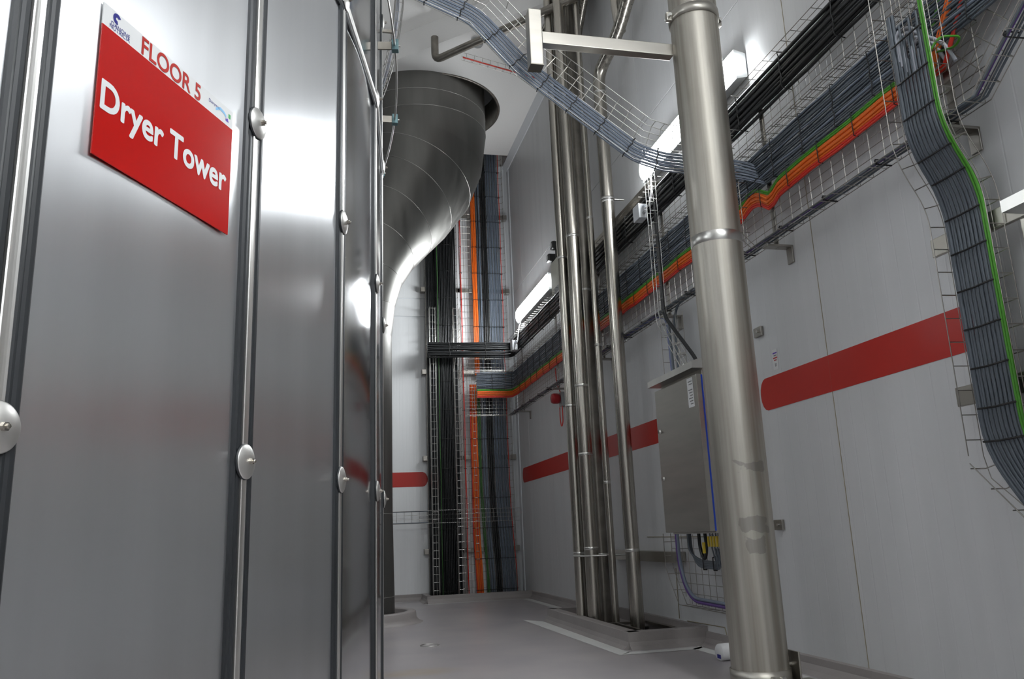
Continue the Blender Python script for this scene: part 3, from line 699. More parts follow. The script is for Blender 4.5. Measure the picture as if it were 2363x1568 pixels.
# ------------------------------------------------------------------ near riser on the right
rp = bend([(2.42, 2.47, 4.4), (2.42, 2.47, 2.32), (2.545, 2.47, 2.10), (2.545, 2.47, 1.02), (2.545, 2.25, .70), (2.545, 1.6, .1)], .10)
rv = Track([p for p in rp], u=None, w=None) if False else None
class Riser(Track): pass
rt1 = Track(bend([(2.42, 2.47, 4.4), (2.42, 2.47, 2.32), (2.545, 2.47, 2.08), (2.545, 2.47, 1.03)], .10), u=(0, 1, 0), flip=1)
t = thing('wire_tray', 'vertical wire basket riser at the right with a bend off the wall', 'cable tray')
m = MB(); basket(m, rt1, .30, .07, .1); m.build('wire_mesh', 'steel_wire', t, kind='stuff')
for z_ in (1.28, 1.93):
    b_ = MB(); b_.bbox(2.552, 2.36, z_-.04, 2.57, 2.87, z_+.04, .003); b_.bbox(2.57, 2.40, z_-.03, WX-.002, 2.44, z_+.03, .003); b_.build('wall_bracket', 'steel_old', t)
reparent_origin(t, (2.5, 2.6, 1.03))
rt2 = Track([(2.545, 2.47, 1.03), (2.545, 2.0, .56)], w=(-1, 0, 0), flip=1)
t = thing('wire_tray', 'sloping lower wire tray leaving the frame at the lower right', 'cable tray')
m = MB()
for i in range(6):
    q = i/5; m.tube([(2.545, 2.47+.30*q, 1.03+.0*q), (2.545, 2.47+.30*q-.02, 1.0-.06*q), (2.545, 2.0, .55-.3*q+.06)], .0024, 4)
for i in range(7):
    q = i*.085; m.tube([(2.475, 2.77-q, .98-q*.98), (2.545, 2.77-q, .98-q*.98), (2.545, 2.52-q*.72, 1.03-q*.72)], .0024, 4)
m.tube([(2.475, 2.77, 1.0), (2.475, 2.2, .44)], .003, 4); m.build('wire_mesh', 'steel_wire', t, kind='stuff'); reparent_origin(t, (2.54, 2.4, .7))
t = thing('cable_bundle', 'slate grey ribbed cable bundle running down the right hand riser', 'cables')
def riser_path(a, out, z_top=2.92):
    """a: distance from the near edge along the wall"""
    y_ = 2.47+a; e = .06+a*.9
    P = [(2.42-out, y_, z_top), (2.42-out, y_, 2.34), (2.545-out, y_, 2.09), (2.545-out, y_, 1.10-a*.2), (2.545-out, y_-e*.55, .94-a*.55), (2.545-out, 1.75+a*.5, .22-a*.3)]
    return bend(P, .12, 4)
for i in range(17):
    a = .085+.0105*i; big = i >= 14
    MB().tube(riser_path(a+(.004*(i-13) if big else 0), .016+.005*(i % 2), 2.78+.10*math.sin(i*1.3) if not big else 2.95), .0075 if big else .0054, 6).build('cable', 'grey_cable', t)
for z_ in (2.80, 2.62, 2.45):
    MB().tube([(2.42, 2.54, z_), (2.392, 2.545, z_), (2.388, 2.64, z_-.004), (2.392, 2.725, z_), (2.42, 2.73, z_)], .0042, 5).build('cable_tie', 'tie_black', t)
for z_ in (2.26, 2.16, 2.0, 1.85, 1.69, 1.53, 1.37, 1.21, 1.08):
    xx = 2.42+.125*min(1, max(0, (2.34-z_)/.25)); MB().tube([(xx, 2.54, z_), (xx-.03, 2.545, z_), (xx-.033, 2.64, z_-.004), (xx-.03, 2.725, z_), (xx, 2.735, z_)], .0042, 5).build('cable_tie', 'tie_black', t)
reparent_origin(t, (2.5, 2.6, 1.0))
t = thing('cable_bundle', 'bright green earth cable pair down the right hand riser', 'cables')
for i in range(2): MB().tube(riser_path(.060+.0125*i, .018, 3.6), .0068, 6).build('cable', 'green_cable', t)
MB().tube(bend([(2.40, 2.53, 2.66), (2.41, 2.48, 2.70), (2.50, 2.46, 2.70), (2.52, 2.52, 2.69), (2.52, 2.66, 2.745)], .03), .0055, 6).build('cable', 'green_cable', t)
reparent_origin(t, (2.5, 2.54, 1.0))
t = thing('cable_bundle', 'pale grey cable loops bending into the top of the right riser', 'cables')
for (a, zt) in ((.235, 2.86), (.22, 2.83), (.20, 2.79), (.15, 2.76)):
    y_ = 2.47+a; MB().tube(bend([(2.405, y_, zt-.14), (2.405, y_, zt), (2.45, y_-.02, zt+.03), (2.52, y_-.05, zt-.02), (2.53, y_-.08, zt-.12)], .04), .0085, 6).build('cable', 'light_grey_cable', t)
reparent_origin(t, (2.45, 2.67, 2.7))

# ------------------------------------------------------------------ risers in the back corner
RY = 11.16
def vtray(x0, x1, z1, label, y_=RY, depth=.06, mt='steel_wire'):
    t_ = thing('wire_tray', label, 'cable tray'); m_ = MB()
    basket(m_, Track([(x0, y_, -.6), (x0, y_, z1)], w=(0, -1, 0), flip=-1), x1-x0, depth, .1, .0024, .07); m_.build('wire_mesh', mt, t_, kind='stuff')
    for z_ in (.62, 1.85, 3.05, 4.25, 5.4):
        if z_ < z1:
            b_ = MB(); b_.bbox(x0-.05, y_+.005, z_-.03, x1+.05, y_+.02, z_+.03, .003); b_.build('wall_bracket', 'steel_wire', t_)
            for xx in ((x0-.06, x0-.0) if x0 < 1.5 else (x1, x1+.06)), : MB().bbox(xx[0], y_-.02, z_-.035, xx[1], BY-.002, z_+.035, .004).build('bracket_foot', 'steel_wire', t_)
    reparent_origin(t_, ((x0+x1)/2, y_, 0)); return t_
vtray(1.36, 1.82, 6.6, 'left vertical wire riser filled with black cables in the back corner')
vtray(1.86, 2.535, 6.6, 'right vertical wire riser with coloured cables in the back corner')
for x0, x1, lb in ((1.40, 1.48, 'narrow front wire strip left of the black riser cables'), (1.735, 1.825, 'narrow front wire strip right of the black riser cables')):
    t = thing('wire_tray', lb, 'cable tray'); m = MB(); basket(m, Track([(x0, RY-.16, -.6), (x0, RY-.16, 3.95)], w=(0, 1, 0), flip=1), x1-x0, .10, .1, .003, .05); m.build('wire_mesh', 'steel_bright', t, kind='stuff'); reparent_origin(t, (x0, RY-.16, 0))
def vbundle(x0, x1, n, r, m_, label, z1=6.6, y_=RY-.03, slant=None, zb=-.6, ties=True):
    t_ = thing('cable_bundle', label, 'cables')
    for i in range(n):
        x_ = x0+(x1-x0)*(i+.5)/n
        P = [(x_+(slant(z_) if slant else 0)+.003*math.sin(z_*5+i*2), y_-.008*(i % 2), z_) for z_ in [zb+k*(z1-zb)/24 for k in range(25)]]
        MB().tube(P, r, 5).build('cable', m_[i % len(m_)] if isinstance(m_, (list, tuple)) else m_, t_)
    if ties:
        z_ = .1
        while z_ < z1:
            sx = slant(z_) if slant else 0
            MB().tube([(x0+sx-.004, y_+.02, z_), (x0+sx, y_-.028, z_), (x1+sx, y_-.028, z_+.002), (x1+sx+.004, y_+.02, z_)], .0035, 4).build('cable_tie', 'tie_black', t_); z_ += .4 if r < .02 else .8
    reparent_origin(t_, ((x0+x1)/2, y_, 0)); return t_
sl_ = lambda z: -.06*min(1, max(0, (z-.2)/1.2))
vbundle(1.365, 1.80, 18, .0135, 'black_cable', 'mass of black power cables in the left back riser', ties=False)
vbundle(1.50, 1.72, 10, .0105, 'black_cable', 'raised black cable bundle on the front of the left back riser', 6.6, RY-.085)
vbundle(1.515, 1.53, 1, .006, 'green_cable_dark', 'single dark green cable on the black riser', 6.6, RY-.115, ties=False)
vbundle(1.86, 1.885, 2, .006, 'red_cable', 'thin red cable pair on the left edge of the coloured riser')
vbundle(2.045, 2.115, 5, .0085, 'orange_cable', 'upper orange cables in the coloured riser above the crossing', 6.6, RY-.03, None, 3.0)
vbundle(1.955, 2.05, 7, .0088, ['red_cable', 'orange_cable', 'orange_cable', 'orange_cable'], 'lower orange and red cables in the coloured riser below the crossing', 2.86, RY-.05, lambda z: .03*max(0, 1-z/.8))
vbundle(2.125, 2.16, 2, .010, 'green_cable_dark', 'green cables beside the lower orange ones in the back riser', 2.85, RY-.04, sl_)
vbundle(2.12, 2.165, 3, .009, 'black_cable', 'upper black cables right of the orange ones in the back riser', 6.6, RY-.03, None, 3.0)
vbundle(2.175, 2.245, 5, .0075, ['grey_cable', 'grey_cable_pale'], 'middle grey cables left of the thick black cable in the back riser', 6.6, RY-.03, sl_)
vbundle(2.255, 2.335, 3, .0145, 'black_cable', 'thick black cables between grey ones in the coloured riser', 6.6, RY-.04, sl_)
vbundle(2.345, 2.525, 14, .0066, ['grey_cable_pale', 'grey_cable', 'grey_cable_pale'], 'right hand grey cables in the coloured riser', 6.6, RY-.03, sl_)
vbundle(2.535, 2.548, 1, .006, 'red_cable', 'thin red cable on the right edge of the coloured riser', 6.6, RY-.03, sl_)
t = thing('wire_tray', 'tiny bright wire ladder over the lower orange cables of the back riser', 'cable tray')
m = MB()
for x_ in (1.985, 2.015): m.tube([(x_, RY-.10, .45), (x_, RY-.10, 2.80)], .002, 4)
z_ = .5
while z_ < 2.78: m.tube([(1.978, RY-.103, z_), (2.022, RY-.103, z_)], .0042, 4); z_ += .1
m.build('wire_mesh', 'steel_bright', t, kind='stuff'); reparent_origin(t, (2.0, RY-.1, .45))
t = thing('wire_tray', 'low horizontal wire tray crossing the back wall behind the risers', 'cable tray')
m = MB(); basket(m, Track([(-1.5, RY-.09, .985), (2.58, RY-.09, .985)], w=(0, -1, 0), flip=1), .165, .06, .1, .0024, .055); m.build('wire_mesh', 'steel_bright', t, kind='stuff')
for z_ in (.995, 1.145): MB().tube([(-1.5, RY-.10, z_), (1.35, RY-.10, z_)], .008, 6).build('cable', 'grey_cable', t)
reparent_origin(t, (.6, RY-.09, .985))

# ------------------------------------------------------------------ pipes by the wall
def pipe(label, x_, y_, r, z1, m_='steel_pipe', joints=(), z0=-.3, extra=None):
    t_ = thing('steel_pipe', label, 'pipe')
    MB().lathe([(r, z0), (r, z1)], (x_, y_, 0), 28).build('pipe_body', m_, t_)
    for z_ in joints:
        MB().lathe([(r, z_-.012), (r+.002, z_-.008), (r+.0022, z_), (r+.002, z_+.008), (r, z_+.012)], (x_, y_, 0), 28).build('pipe_joint', 'steel_bright', t_)
    reparent_origin(t_, (x_, y_, 0)); return t_
pipe('leftmost pipe of the upright steel pipe cluster', 2.145, 6.98, .048, 9.2, joints=(1.9, 3.3, .62))
pipe('shiny front pipe in the middle of the upright cluster', 2.20, 6.80, .060, 9.2, joints=(2.05, 3.45, 1.45, .66))
pipe('dark rear pipe of the upright cluster nearest the wall', 2.36, 7.02, .060, 9.2, 'steel_dark', joints=(3.0, .6))
pipe('thin upright pipe at the right of the cluster', 2.345, 6.70, .029, 9.2, joints=(3.6, 2.4, 1.2))
pipe('second left pipe of the cluster, partly hidden', 2.25, 7.16, .050, 9.2, joints=(1.9,))
t = thing('pipe_clamp', 'shiny clamp band around the pipe cluster near the floor', 'clamp')
MB().tube([(2.09, 6.95, .60), (2.12, 6.78, .60), (2.24, 6.72, .60), (2.30, 6.70, .60)], .008, 6).build('band', 'steel_bright', t)
MB().tube([(2.30, 6.70, .60), (2.50, 6.70, .60)], .008, 6).build('threaded_rod', 'steel_bright', t)
reparent_origin(t, (2.2, 6.75, .6))
# single pipe standing in the kerb with branches at the top
sp_ = thing('steel_pipe', 'single shiny pipe right of the cluster with an elbow and branches at the top', 'pipe')
x3, y3, r3 = 2.40, 6.36, .056
MB().lathe([(r3, -.3), (r3, 4.66)], (x3, y3, 0), 32).build('pipe_body', 'steel_pipe', sp_)
MB().tube(bend([(x3, y3, 4.655), (x3, y3, 4.88), (2.46, 5.98, 5.04), (2.49, 4.60, 5.85)], .17, 10), r3, 24).build('elbow', 'steel_pipe', sp_)
MB().tube([(2.465, 5.72, 5.193), (2.49, 4.60, 5.85)], r3*1.06, 24).build('sloping_branch', 'steel_pipe', sp_)
MB().tube(bend([(2.47, 5.93, 5.04), (2.46, 5.96, 5.3), (2.46, 5.96, 6.9)], .05), r3*.85, 24).build('upright_branch', 'steel_pipe', sp_)
for z_ in (.64, 3.62, 4.68): MB().lathe([(r3, z_-.012), (r3+.002, z_-.006), (r3+.002, z_+.006), (r3, z_+.012)], (x3, y3, 0), 32).build('pipe_joint', 'steel_bright', sp_)
m = MB(); m.lathe([(r3*1.05, -.02), (r3*1.3, -.02), (r3*1.3, .02), (r3*1.05, .02)], (2.484, 4.98, 5.62), 24, 'Y'); m.build('branch_clamp', 'steel_old', sp_)
reparent_origin(sp_, (x3, y3, 0))
t = thing('pipe_clamp', 'clamp and short rod holding the single pipe to the upper wall rail', 'clamp')
MB().lathe([(r3, -.012), (r3+.006, -.012), (r3+.006, .012), (r3, .012)], (x3, y3, 3.64), 28).build('band', 'steel_bright', t)
MB().tube([(x3+r3, y3-.01, 3.64), (2.55, y3-.01, 3.64)], .010, 8).build('threaded_rod', 'steel_bright', t); reparent_origin(t, (x3, y3, 3.64))
MB().bbox(2.55, 5.78, 3.49, WX-.002, 7.55, 3.57, .004).build('wall_rail', 'steel_dark', label='upper horizontal steel rail on the wall behind the pipes', cat='rail')
MB().bbox(2.55, 5.88, .545, WX-.002, 7.40, .625, .004).build('wall_rail', 'steel_box', label='lower horizontal steel rail on the wall behind the pipes', cat='rail')
t = thing('steel_pipe', 'sloping pipe rising behind the cluster through the ceiling opening', 'pipe')
MB().tube([(2.50, 7.45, 5.55), (2.50, 5.9, 6.9)], .042, 20).build('pipe_body', 'steel_pipe', t); reparent_origin(t, (2.5, 7.4, 5.6))
t = thing('steel_pipe', 'drain pipe with an elbow hanging under the ceiling beside the fascia', 'pipe')
MB().tube(bend([(1.14, 8.10, 6.27), (1.14, 8.10, 5.98), (2.30, 6.68, 5.88), (2.5, 6.45, 5.88)], .10, 6), .042, 20).build('pipe_body', 'steel_dark', t); reparent_origin(t, (1.14, 8.1, 5.98))
MB().lathe([(0, CZ-.07), (.05, CZ-.07), (.062, CZ-.05), (.065, CZ-.02), (.075, CZ)], (1.62, 8.05, 0), 24).build('smoke_detector', 'box_plastic_grey', label='small round detector on the underside of the back ceiling', cat='detector')
t = thing('wire_tray', 'tiny wire tray with red cables under the far ceiling', 'cable tray')
m = MB(); tk = Track([(1.45, 7.98, 5.98), (2.40, 8.28, 5.98)], w=(0, 0, 1), flip=1); basket(m, tk, .07, .05, .1, .0024); m.build('wire_mesh', 'steel_wire', t, kind='stuff')
MB().tube(tk.line(.03, .012), .010, 6).build('cable', 'red_cable', t); reparent_origin(t, (1.9, 8.1, 5.98))

# ------------------------------------------------------------------ lights
def lamp(y0, z_, label, flex=None):
    t_ = thing('wall_light', label, 'light', group='fluorescent lights along the right wall')
    L_ = 1.66; y1 = y0+L_
    def sect(r0_, r1_, d):
        pass
    h = MB()
    pf = [(-.0, -.085), (-.0, .085), (-.060, .100), (-.080, .106), (-.080, -.106), (-.060, -.100)]
    h.prism([(WX-.012+a, y0+.02, z_+b) for a, b in pf], (0, L_-.04, 0)); h.build('housing', 'box_plastic_grey', t_)
    d = MB()
    def ring_(yy, s_): return [V((WX-.091+a*s_, yy, z_+b*s_)) for a, b in ((0, -.096), (-.014, -.090), (-.030, -.060), (-.036, 0), (-.030, .060), (-.014, .090), (0, .096))]
    rs = [ring_(y0, .55), ring_(y0+.035, .92), ring_(y0+.07, 1), ring_(y1-.07, 1), ring_(y1-.035, .92), ring_(y1, .55)]
    vs = [p for r__ in rs for p in r__]; k = 7
    d.add(vs, [(i*k+j, i*k+j+1, (i+1)*k+j+1, (i+1)*k+j) for i in range(5) for j in range(6)]+[tuple(range(7)), tuple(range(35, 42))], True)
    d.build('diffuser', 'diffuser', t_)
    for q in (.25, .75):
        MB().bbox(WX-.075, y0+L_*q-.012, z_-.094, WX-.01, y0+L_*q+.012, z_-.083, .002).build('clip', 'steel_bright', t_)
    reparent_origin(t_, (WX, y0+L_/2, z_)); return t_
lamp(4.25, 3.70, 'lit fluorescent wall light behind the column pipe')
lamp(8.88, 3.70, 'lit fluorescent wall light on the far part of the right wall')
lamp(-.15, 3.74, 'lit fluorescent wall light beside the tower outside the view')
lamp(-5.0, 3.74, 'lit fluorescent wall light at the near end of the room')
def ceiling_fill(x_, y_, label):  # unseen ceiling fixture, added as fill to brighten walls, column and floor
    t_ = thing('ceiling_fill_light', label, 'light')
    MB().bbox(x_-.09, y_-.78, CU-.05, x_+.09, y_+.78, CU-.002, .01).build('housing', 'box_plastic_grey', t_)
    MB().bbox(x_-.085, y_-.79, CU-.115, x_+.085, y_+.79, CU-.052, .02).build('diffuser', 'diffuser_fill', t_); reparent_origin(t_, (x_, y_, CU))
ceiling_fill(1.5, -4.2, 'added ceiling fill light high up at the near end of the room')
ceiling_fill(1.5, -1.2, 'added ceiling fill light high up above the camera side')
def jbox(x_, y_, z_, sx, sy, sz, label, m_='box_plastic', glands=1):
    t_ = thing('junction_box', label, 'junction box')
    MB().bbox(x_-sx, y_-sy/2, z_-sz/2, x_, y_+sy/2, z_+sz/2, .006).build('box_body', m_, t_)
    MB().bbox(x_-sx-.012, y_-sy/2-.002, z_-sz/2-.002, x_-sx+.002, y_+sy/2+.002, z_+sz/2+.002, .004).build('lid', m_, t_)
    for g_ in range(glands): MB().tube([(x_-sx/2, y_-sy/2, z_+.03-.05*g_), (x_-sx/2, y_-sy/2-.035, z_+.03-.05*g_)], .013, 8).build('cable_gland', 'box_plastic_grey' if g_ else 'light_grey_cable', t_)
    reparent_origin(t_, (x_, y_, z_)); return t_
jbox(2.47, 5.74, 3.26, .06, .12, .12, 'grey junction box with glands below the near wall light', glands=2)
jbox(2.46, 10.28, 3.23, .06, .12, .13, 'white junction box below the far wall light')
jbox(2.58, 8.42, 3.40, .07, .14, .16, 'grey junction box beside the pipe cluster', 'box_plastic_grey')
MB().tube(bend([(2.57, 10.40, 3.62), (2.50, 10.28, 3.48), (2.45, 10.12, 3.36), (2.43, 10.12, 3.23), (2.43, 10.19, 3.24)], .05), .008, 6).build('flex_cable', 'white_cable', label='white flex hanging from the far wall light to its junction box', cat='cable')
MB().tube(bend([(2.58, 5.80, 3.62), (2.50, 5.62, 3.50), (2.44, 5.50, 3.34), (2.44, 5.56, 3.25), (2.44, 5.66, 3.27)], .05), .008, 6).build('flex_cable', 'white_cable', label='white flex from the near wall light to its junction box', cat='cable')
# twin spot emergency light
t = thing('emergency_light', 'beige emergency light box with two black spot heads behind the pipe cluster', 'emergency light')
MB().bbox(2.53, 8.44, 3.45, WX-.005, 8.72, 3.84, .012).build('box_body', 'box_beige', t)
for (yy, zz) in ((8.52, 4.00), (8.70, 3.91)):
    h = MB().bbox(2.49, yy-.05, zz-.045, 2.60, yy+.05, zz+.045, .018).build('spot_head', 'black_plastic', t)
    MB().lathe([(0, -.004), (.03, -.004), (.034, 0)], (2.489, yy, zz), 16, 'X').build('lens', 'sticker_white', h)
    MB().box(2.54, yy-.01, 3.83, 2.56, yy+.01, zz).build('stem', 'black_plastic', t)
reparent_origin(t, (WX, 8.6, 3.6))
# red beacon
t = thing('alarm_beacon', 'red fire alarm sounder on a grey box below the wall tray', 'alarm')
MB().bbox(2.585, 8.74, 2.185, WX-.003, 8.86, 2.345, .006).build('back_box', 'box_plastic_grey', t)
m = MB(); m.lathe([(.03, 0), (.052, -.004), (.060, -.03), (.060, -.075), (.050, -.095), (0, -.10)], (2.585, 8.81, 2.275), 24, 'X'); m.build('sounder', 'beacon_red', t)
MB().tube(bend([(2.60, 8.78, 2.185), (2.60, 8.78, 2.0), (2.60, 8.85, 1.95), (2.60, 8.89, 2.05), (2.60, 8.88, 2.185)], .05), .006, 6).build('cable_loop', 'red_cable', t)
MB().tube(bend([(2.60, 8.82, 2.345), (2.57, 8.85, 2.45), (2.57, 8.88, 2.64)], .05), .006, 6).build('feed_cable', 'red_cable', t)
reparent_origin(t, (WX, 8.8, 2.27))

# ------------------------------------------------------------------ cabinet by the column
def cabinet(y0, y1, xf, z0, z1, label, locks, door_t=.035, blue=True, sticker=False):
    t_ = thing('control_cabinet', label, 'cabinet')
    MB().bbox(xf+door_t+.012, y0+.015, z0-.012, WX-.005, y1-.015, z1+.04, .006).build('body', 'steel_box', t_)
    if blue:
        MB().box(xf+door_t, y0+.004, z0+.004, xf+door_t+.012, y1-.004, z1-.004).build('gasket', 'gasket_blue', t_)
    d_ = MB().bbox(xf, y0, z0, xf+door_t, y1, z1, .005).build('door', 'steel_box', t_)
    for z_ in locks:
        l_ = MB().lathe([(.0, -.010), (.011, -.010), (.013, -.006), (.016, 0)], (xf, y1-.045, z_), 20, 'X').build('lock', 'steel_bright', d_)
        MB().box(xf-.016, y1-.049, z_-.011, xf-.009, y1-.041, z_+.011).build('key_slot', 'steel_dark', d_)
    h = MB(); h.prism([(xf-.035, y0-.03, z1+.032), (xf-.035, y0-.03, z1+.075), (WX-.005, y0-.03, z1+.215), (WX-.005, y0-.03, z1+.032)], (0, y1-y0+.06, 0)); h.build('rain_hood', 'steel_bright', t_)
    if sticker:
        s_ = MB().box(xf-.0015, y0+.05, z1-.20, xf-.0002, y0+.135, z1-.012).build('label_plate', 'sticker_white', d_)
        for k in range(9):
            zz = z1-.035-.018*k
            if k in (2,): continue
            MB().box(xf-.0022, y0+.062, zz-.003, xf-.0015, y0+.12-.01*(k % 3), zz+.003).build('printed_line', 'ink_grey', s_)
    reparent_origin(t_, (WX, (y0+y1)/2, z0)); return t_
cabinet(4.70, 5.38, 2.28, .77, 1.745, 'stainless steel control cabinet with sloping hood left of the column pipe', (1.455, 1.13), sticker=True)
cabinet(1.45, 2.17, 2.30, .90, 1.78, 'steel control cabinet at the right edge beside the riser', (1.70, 1.0), blue=False)
# cables under the cabinet
t = thing('wire_tray', 'wire basket below the steel cabinet holding purple cable', 'cable tray')
m = MB(); Xc = 2.56; Y1 = 4.86
yy = 5.86
while yy > Y1:
    m.tube([(Xc, yy, .75), (Xc, yy, max(.27, .27+(yy-5.72)*1.1))], .0024, 4); yy -= .1
for z_ in (.34, .41, .48, .56): m.tube([(Xc, min(5.93, 5.74+(z_-.27)*1.0), z_), (Xc, Y1, z_)], .0024, 4)
for z_ in (.65, .72): m.tube([(Xc, 5.95, z_), (Xc, 5.45, z_)], .0024, 4)
edge = [(5.95, .76), (5.95, .52), (5.87, .40), (5.76, .262), (Y1, .255)]
for off in (0, -.06): m.tube([(Xc+off, a, b) for a, b in edge], .003, 4)
yy = 5.70
while yy > Y1:
    m.tube([(Xc-.06, yy, .26), (Xc, yy, .26), (Xc, yy, .30)], .0024, 4); yy -= .1
for (a, b) in ((5.95, .70), (5.95, .60), (5.91, .47), (5.83, .36)): m.tube([(Xc-.06, a, b), (Xc, a, b), (Xc, a-.1, b)], .0024, 4)
m.build('wire_mesh', 'steel_wire', t, kind='stuff'); reparent_origin(t, (Xc, 5.4, .27))
for off, m_, lb in ((0, 'purple_cable', 'purple cable curving down below the steel cabinet'), (.022, 'grey_cable_pale', 'grey cable beside the purple one below the steel cabinet')):
    MB().tube(bend([(Xc-.02, 5.80-off, .78), (Xc-.02, 5.80-off, .56), (Xc-.02, 5.72-off, .38+off*.5), (Xc-.02, 5.58, .292+off), (Xc-.02, 4.8, .282+off)], .09), .0115, 8).build('cable', m_, label=lb, cat='cable')
t = thing('cable_bundle', 'grey cable bundle curving under the steel cabinet floor', 'cables')
for i in range(5):
    MB().tube(bend([(Xc-.06-.010*i, 5.47-.012*i, .79), (Xc-.06-.010*i, 5.47-.012*i, .63), (Xc-.06, 5.38-.012*i, .535+.010*i), (Xc-.06, 5.06, .53+.010*i), (Xc-.09, 5.02-.035*i, .55), (Xc-.10, 5.02-.035*i, .66)], .06), .0078, 6).build('cable', 'grey_cable', t)
for yy in (5.27, 5.12): MB().tube([(Xc-.05, yy, .52), (Xc-.075, yy, .52), (Xc-.076, yy, .60), (Xc-.05, yy, .605)], .005, 4).build('cable_tie', 'tie_black', t)
reparent_origin(t, (Xc, 5.3, .55))
t = thing('black_cable_loop', 'thick black cable loop under the steel cabinet', 'cable')
MB().tube(bend([(Xc-.11, 5.225, .79), (Xc-.11, 5.225, .66), (Xc-.11, 5.17, .575), (Xc-.11, 5.12, .66), (Xc-.11, 5.135, .79)], .06), .012, 8).build('cable', 'black_cable', t)
MB().box(Xc-.13, 5.115, .63, Xc-.122, 5.145, .70).build('wire_tag', 'tag_yellow', t); reparent_origin(t, (Xc-.11, 5.17, .6))
for k in range(5):
    yy = 5.065-.04*k
    t = thing('tagged_cable', ['leftmost', 'second', 'middle', 'fourth', 'rightmost'][k]+' of the thin cables with yellow tags under the steel cabinet', 'cable')
    MB().tube([(Xc-.11, yy, .79), (Xc-.105, yy-.01, .66), (Xc-.09, yy-.025, .56)], .0045, 6).build('cable', 'grey_cable', t)
    MB().box(Xc-.125, yy-.012, .672, Xc-.118, yy+.008, .738).build('wire_tag', 'tag_yellow', t); reparent_origin(t, (Xc-.11, yy, .6))
# feeds from the wall trays down to the cabinet
t = thing('wire_tray', 'narrow wire ladder dropping from the top tray to the steel cabinet', 'cable tray')
m = MB(); dl = Track(bend([(2.46, 5.46, 3.70), (2.46, 5.46, 2.30), (2.52, 5.22, 1.90), (2.52, 5.22, 1.80)], .06), u=(0, 1, 0), flip=1); basket(m, dl, .06, .06, .1, .0028, .06); m.build('wire_mesh', 'steel_bright', t, kind='stuff'); reparent_origin(t, (2.46, 5.46, 1.9))
t = thing('cable_bundle', 'black cable pair dropping down the narrow ladder to the steel cabinet', 'cables')
for i in range(2): MB().tube(bend([(2.52, 5.8, 3.26), (2.46, 5.50+.02*i, 3.28), (2.445, 5.485-.02*i, 3.1), (2.445, 5.485-.02*i, 2.34), (2.50, 5.15-.02*i, 1.95), (2.51, 5.09-.02*i, 1.84)], .08), .0095, 8).build('cable', 'black_cable', t)
reparent_origin(t, (2.45, 5.48, 1.9))
t = thing('wire_tray', 'short wire ladder dropping from the tray bottom to the left of the cabinet', 'cable tray')
m = MB(); basket(m, Track([(2.57, 5.42, 2.36), (2.57, 5.42, 1.78)], u=(0, 1, 0), flip=1), .28, .06, .1, .0024, .09); m.build('wire_mesh', 'steel_wire', t, kind='stuff'); reparent_origin(t, (2.57, 5.5, 1.8))
t = thing('cable_bundle', 'blue grey cable pair dropping to the left end of the steel cabinet', 'cables')
for i in range(3): MB().tube(bend([(2.50, 6.6, 2.41+.01*i), (2.50, 5.76, 2.41+.01*i), (2.53, 5.62-.017*i, 2.36), (2.53, 5.60-.017*i, 1.80)], .10), .0085, 8).build('cable', ('blue_grey_cable', 'grey_cable_pale', 'grey_cable')[i], t)
for i in range(2): MB().tube(bend([(2.50, 4.6, 2.41+.012*i), (2.52, 5.36, 2.41), (2.53, 5.47+.02*i, 2.34), (2.53, 5.47+.02*i, 1.80)], .10), .0085, 8).build('cable', 'grey_cable', t)
reparent_origin(t, (2.53, 5.5, 1.8))
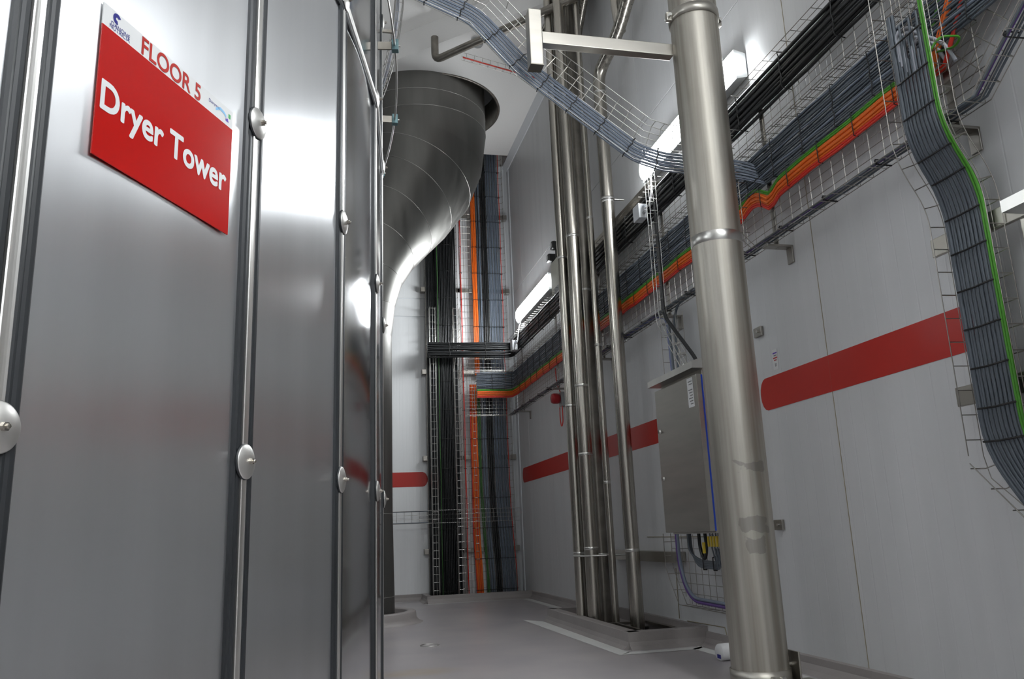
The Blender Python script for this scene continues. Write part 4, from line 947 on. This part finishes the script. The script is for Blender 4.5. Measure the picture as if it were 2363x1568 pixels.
# wall plates and stickers
for (yy, zz, lb) in ((4.49, 1.968, 'upper small steel wall plate peeking out right of the column pipe'), (4.50, .793, 'lower small steel wall plate peeking out right of the column pipe')):
    t = thing('wall_plate', lb, 'bracket'); MB().bbox(WX-.02, yy-.045, zz-.03, WX-.002, yy+.045, zz+.03, .003).build('plate', 'steel_wire', t); MB().tube([(WX-.02, yy-.012, zz), (WX-.032, yy-.012, zz)], .009, 6).build('bolt', 'steel_bright', t); reparent_origin(t, (WX, yy, zz))
st = thing('wall_sticker', 'small white sticker with red print above the near red stripe', 'sticker')
Mw = M(((0, 0, -1, WX-.0022), (-1, 0, 0, 4.375), (0, 1, 0, 1.70), (0, 0, 0, 1)))
MB().box(0, 0, -.0005, .055, .125, .0003, Mw).build('backing', 'sticker_white', st)
for (a, b, c, d, mm_) in ((.006, .098, .05, .106, 'ink_violet'), (.014, .084, .046, .090, 'ink_grey'), (.006, .068, .05, .076, 'stripe_red'), (.014, .055, .042, .062, 'stripe_red'), (.02, .02, .024, .04, 'ink_grey'), (.03, .02, .034, .04, 'ink_grey')):
    MB().box(a, b, .0003, c, d, .0012, Mw).build('printed_line', mm_, st)
reparent_origin(st, (WX, 4.35, 1.7))
t = thing('paint_tin', 'white plastic tub lying on the floor behind the column pipe', 'tub')
m = MB(); m.lathe([(0, 0), (.045, 0), (.05, .006), (.05, .17), (.045, .176), (0, .176)], (0, 0, 0), 28, 'X', m=None); m.build('tub_body', 'sticker_white', t)
MB().box(-.001, -.02, -.035, -.0002, .02, -.012).build('label_patch', 'ink_blue', t)
t.location = (2.36, 4.90, .05); t.rotation_euler = (0, 0, .1)

# ------------------------------------------------------------------ groups of alike things
GROUPS = {'tagged_cable': 'thin cables with yellow tags under the steel cabinet', 'ceiling_fill_light': 'added ceiling fill lights',
          'junction_box': 'junction boxes along the upper wall tray', 'wall_plate': 'small steel plates on the right wall',
          'wall_stripe': 'red stripes on the walls', 'wall_rail': 'steel rails behind the pipes', 'control_cabinet': 'steel cabinets on the right wall'}
for o in S.objects:
    if o.parent is None and 'label' in o and 'group' not in o:
        b = o.name.split('.')[0]
        if b in GROUPS: o['group'] = GROUPS[b]
        elif b == 'steel_pipe' and 'cluster' in o['label'] and 'right of' not in o['label'] and 'behind' not in o['label']: o['group'] = 'upright steel pipe cluster'
        elif b == 'cable_bundle' and 'riser' in o['label'] and 'back' in o['label']: o['group'] = 'cable bundles of the back corner risers'
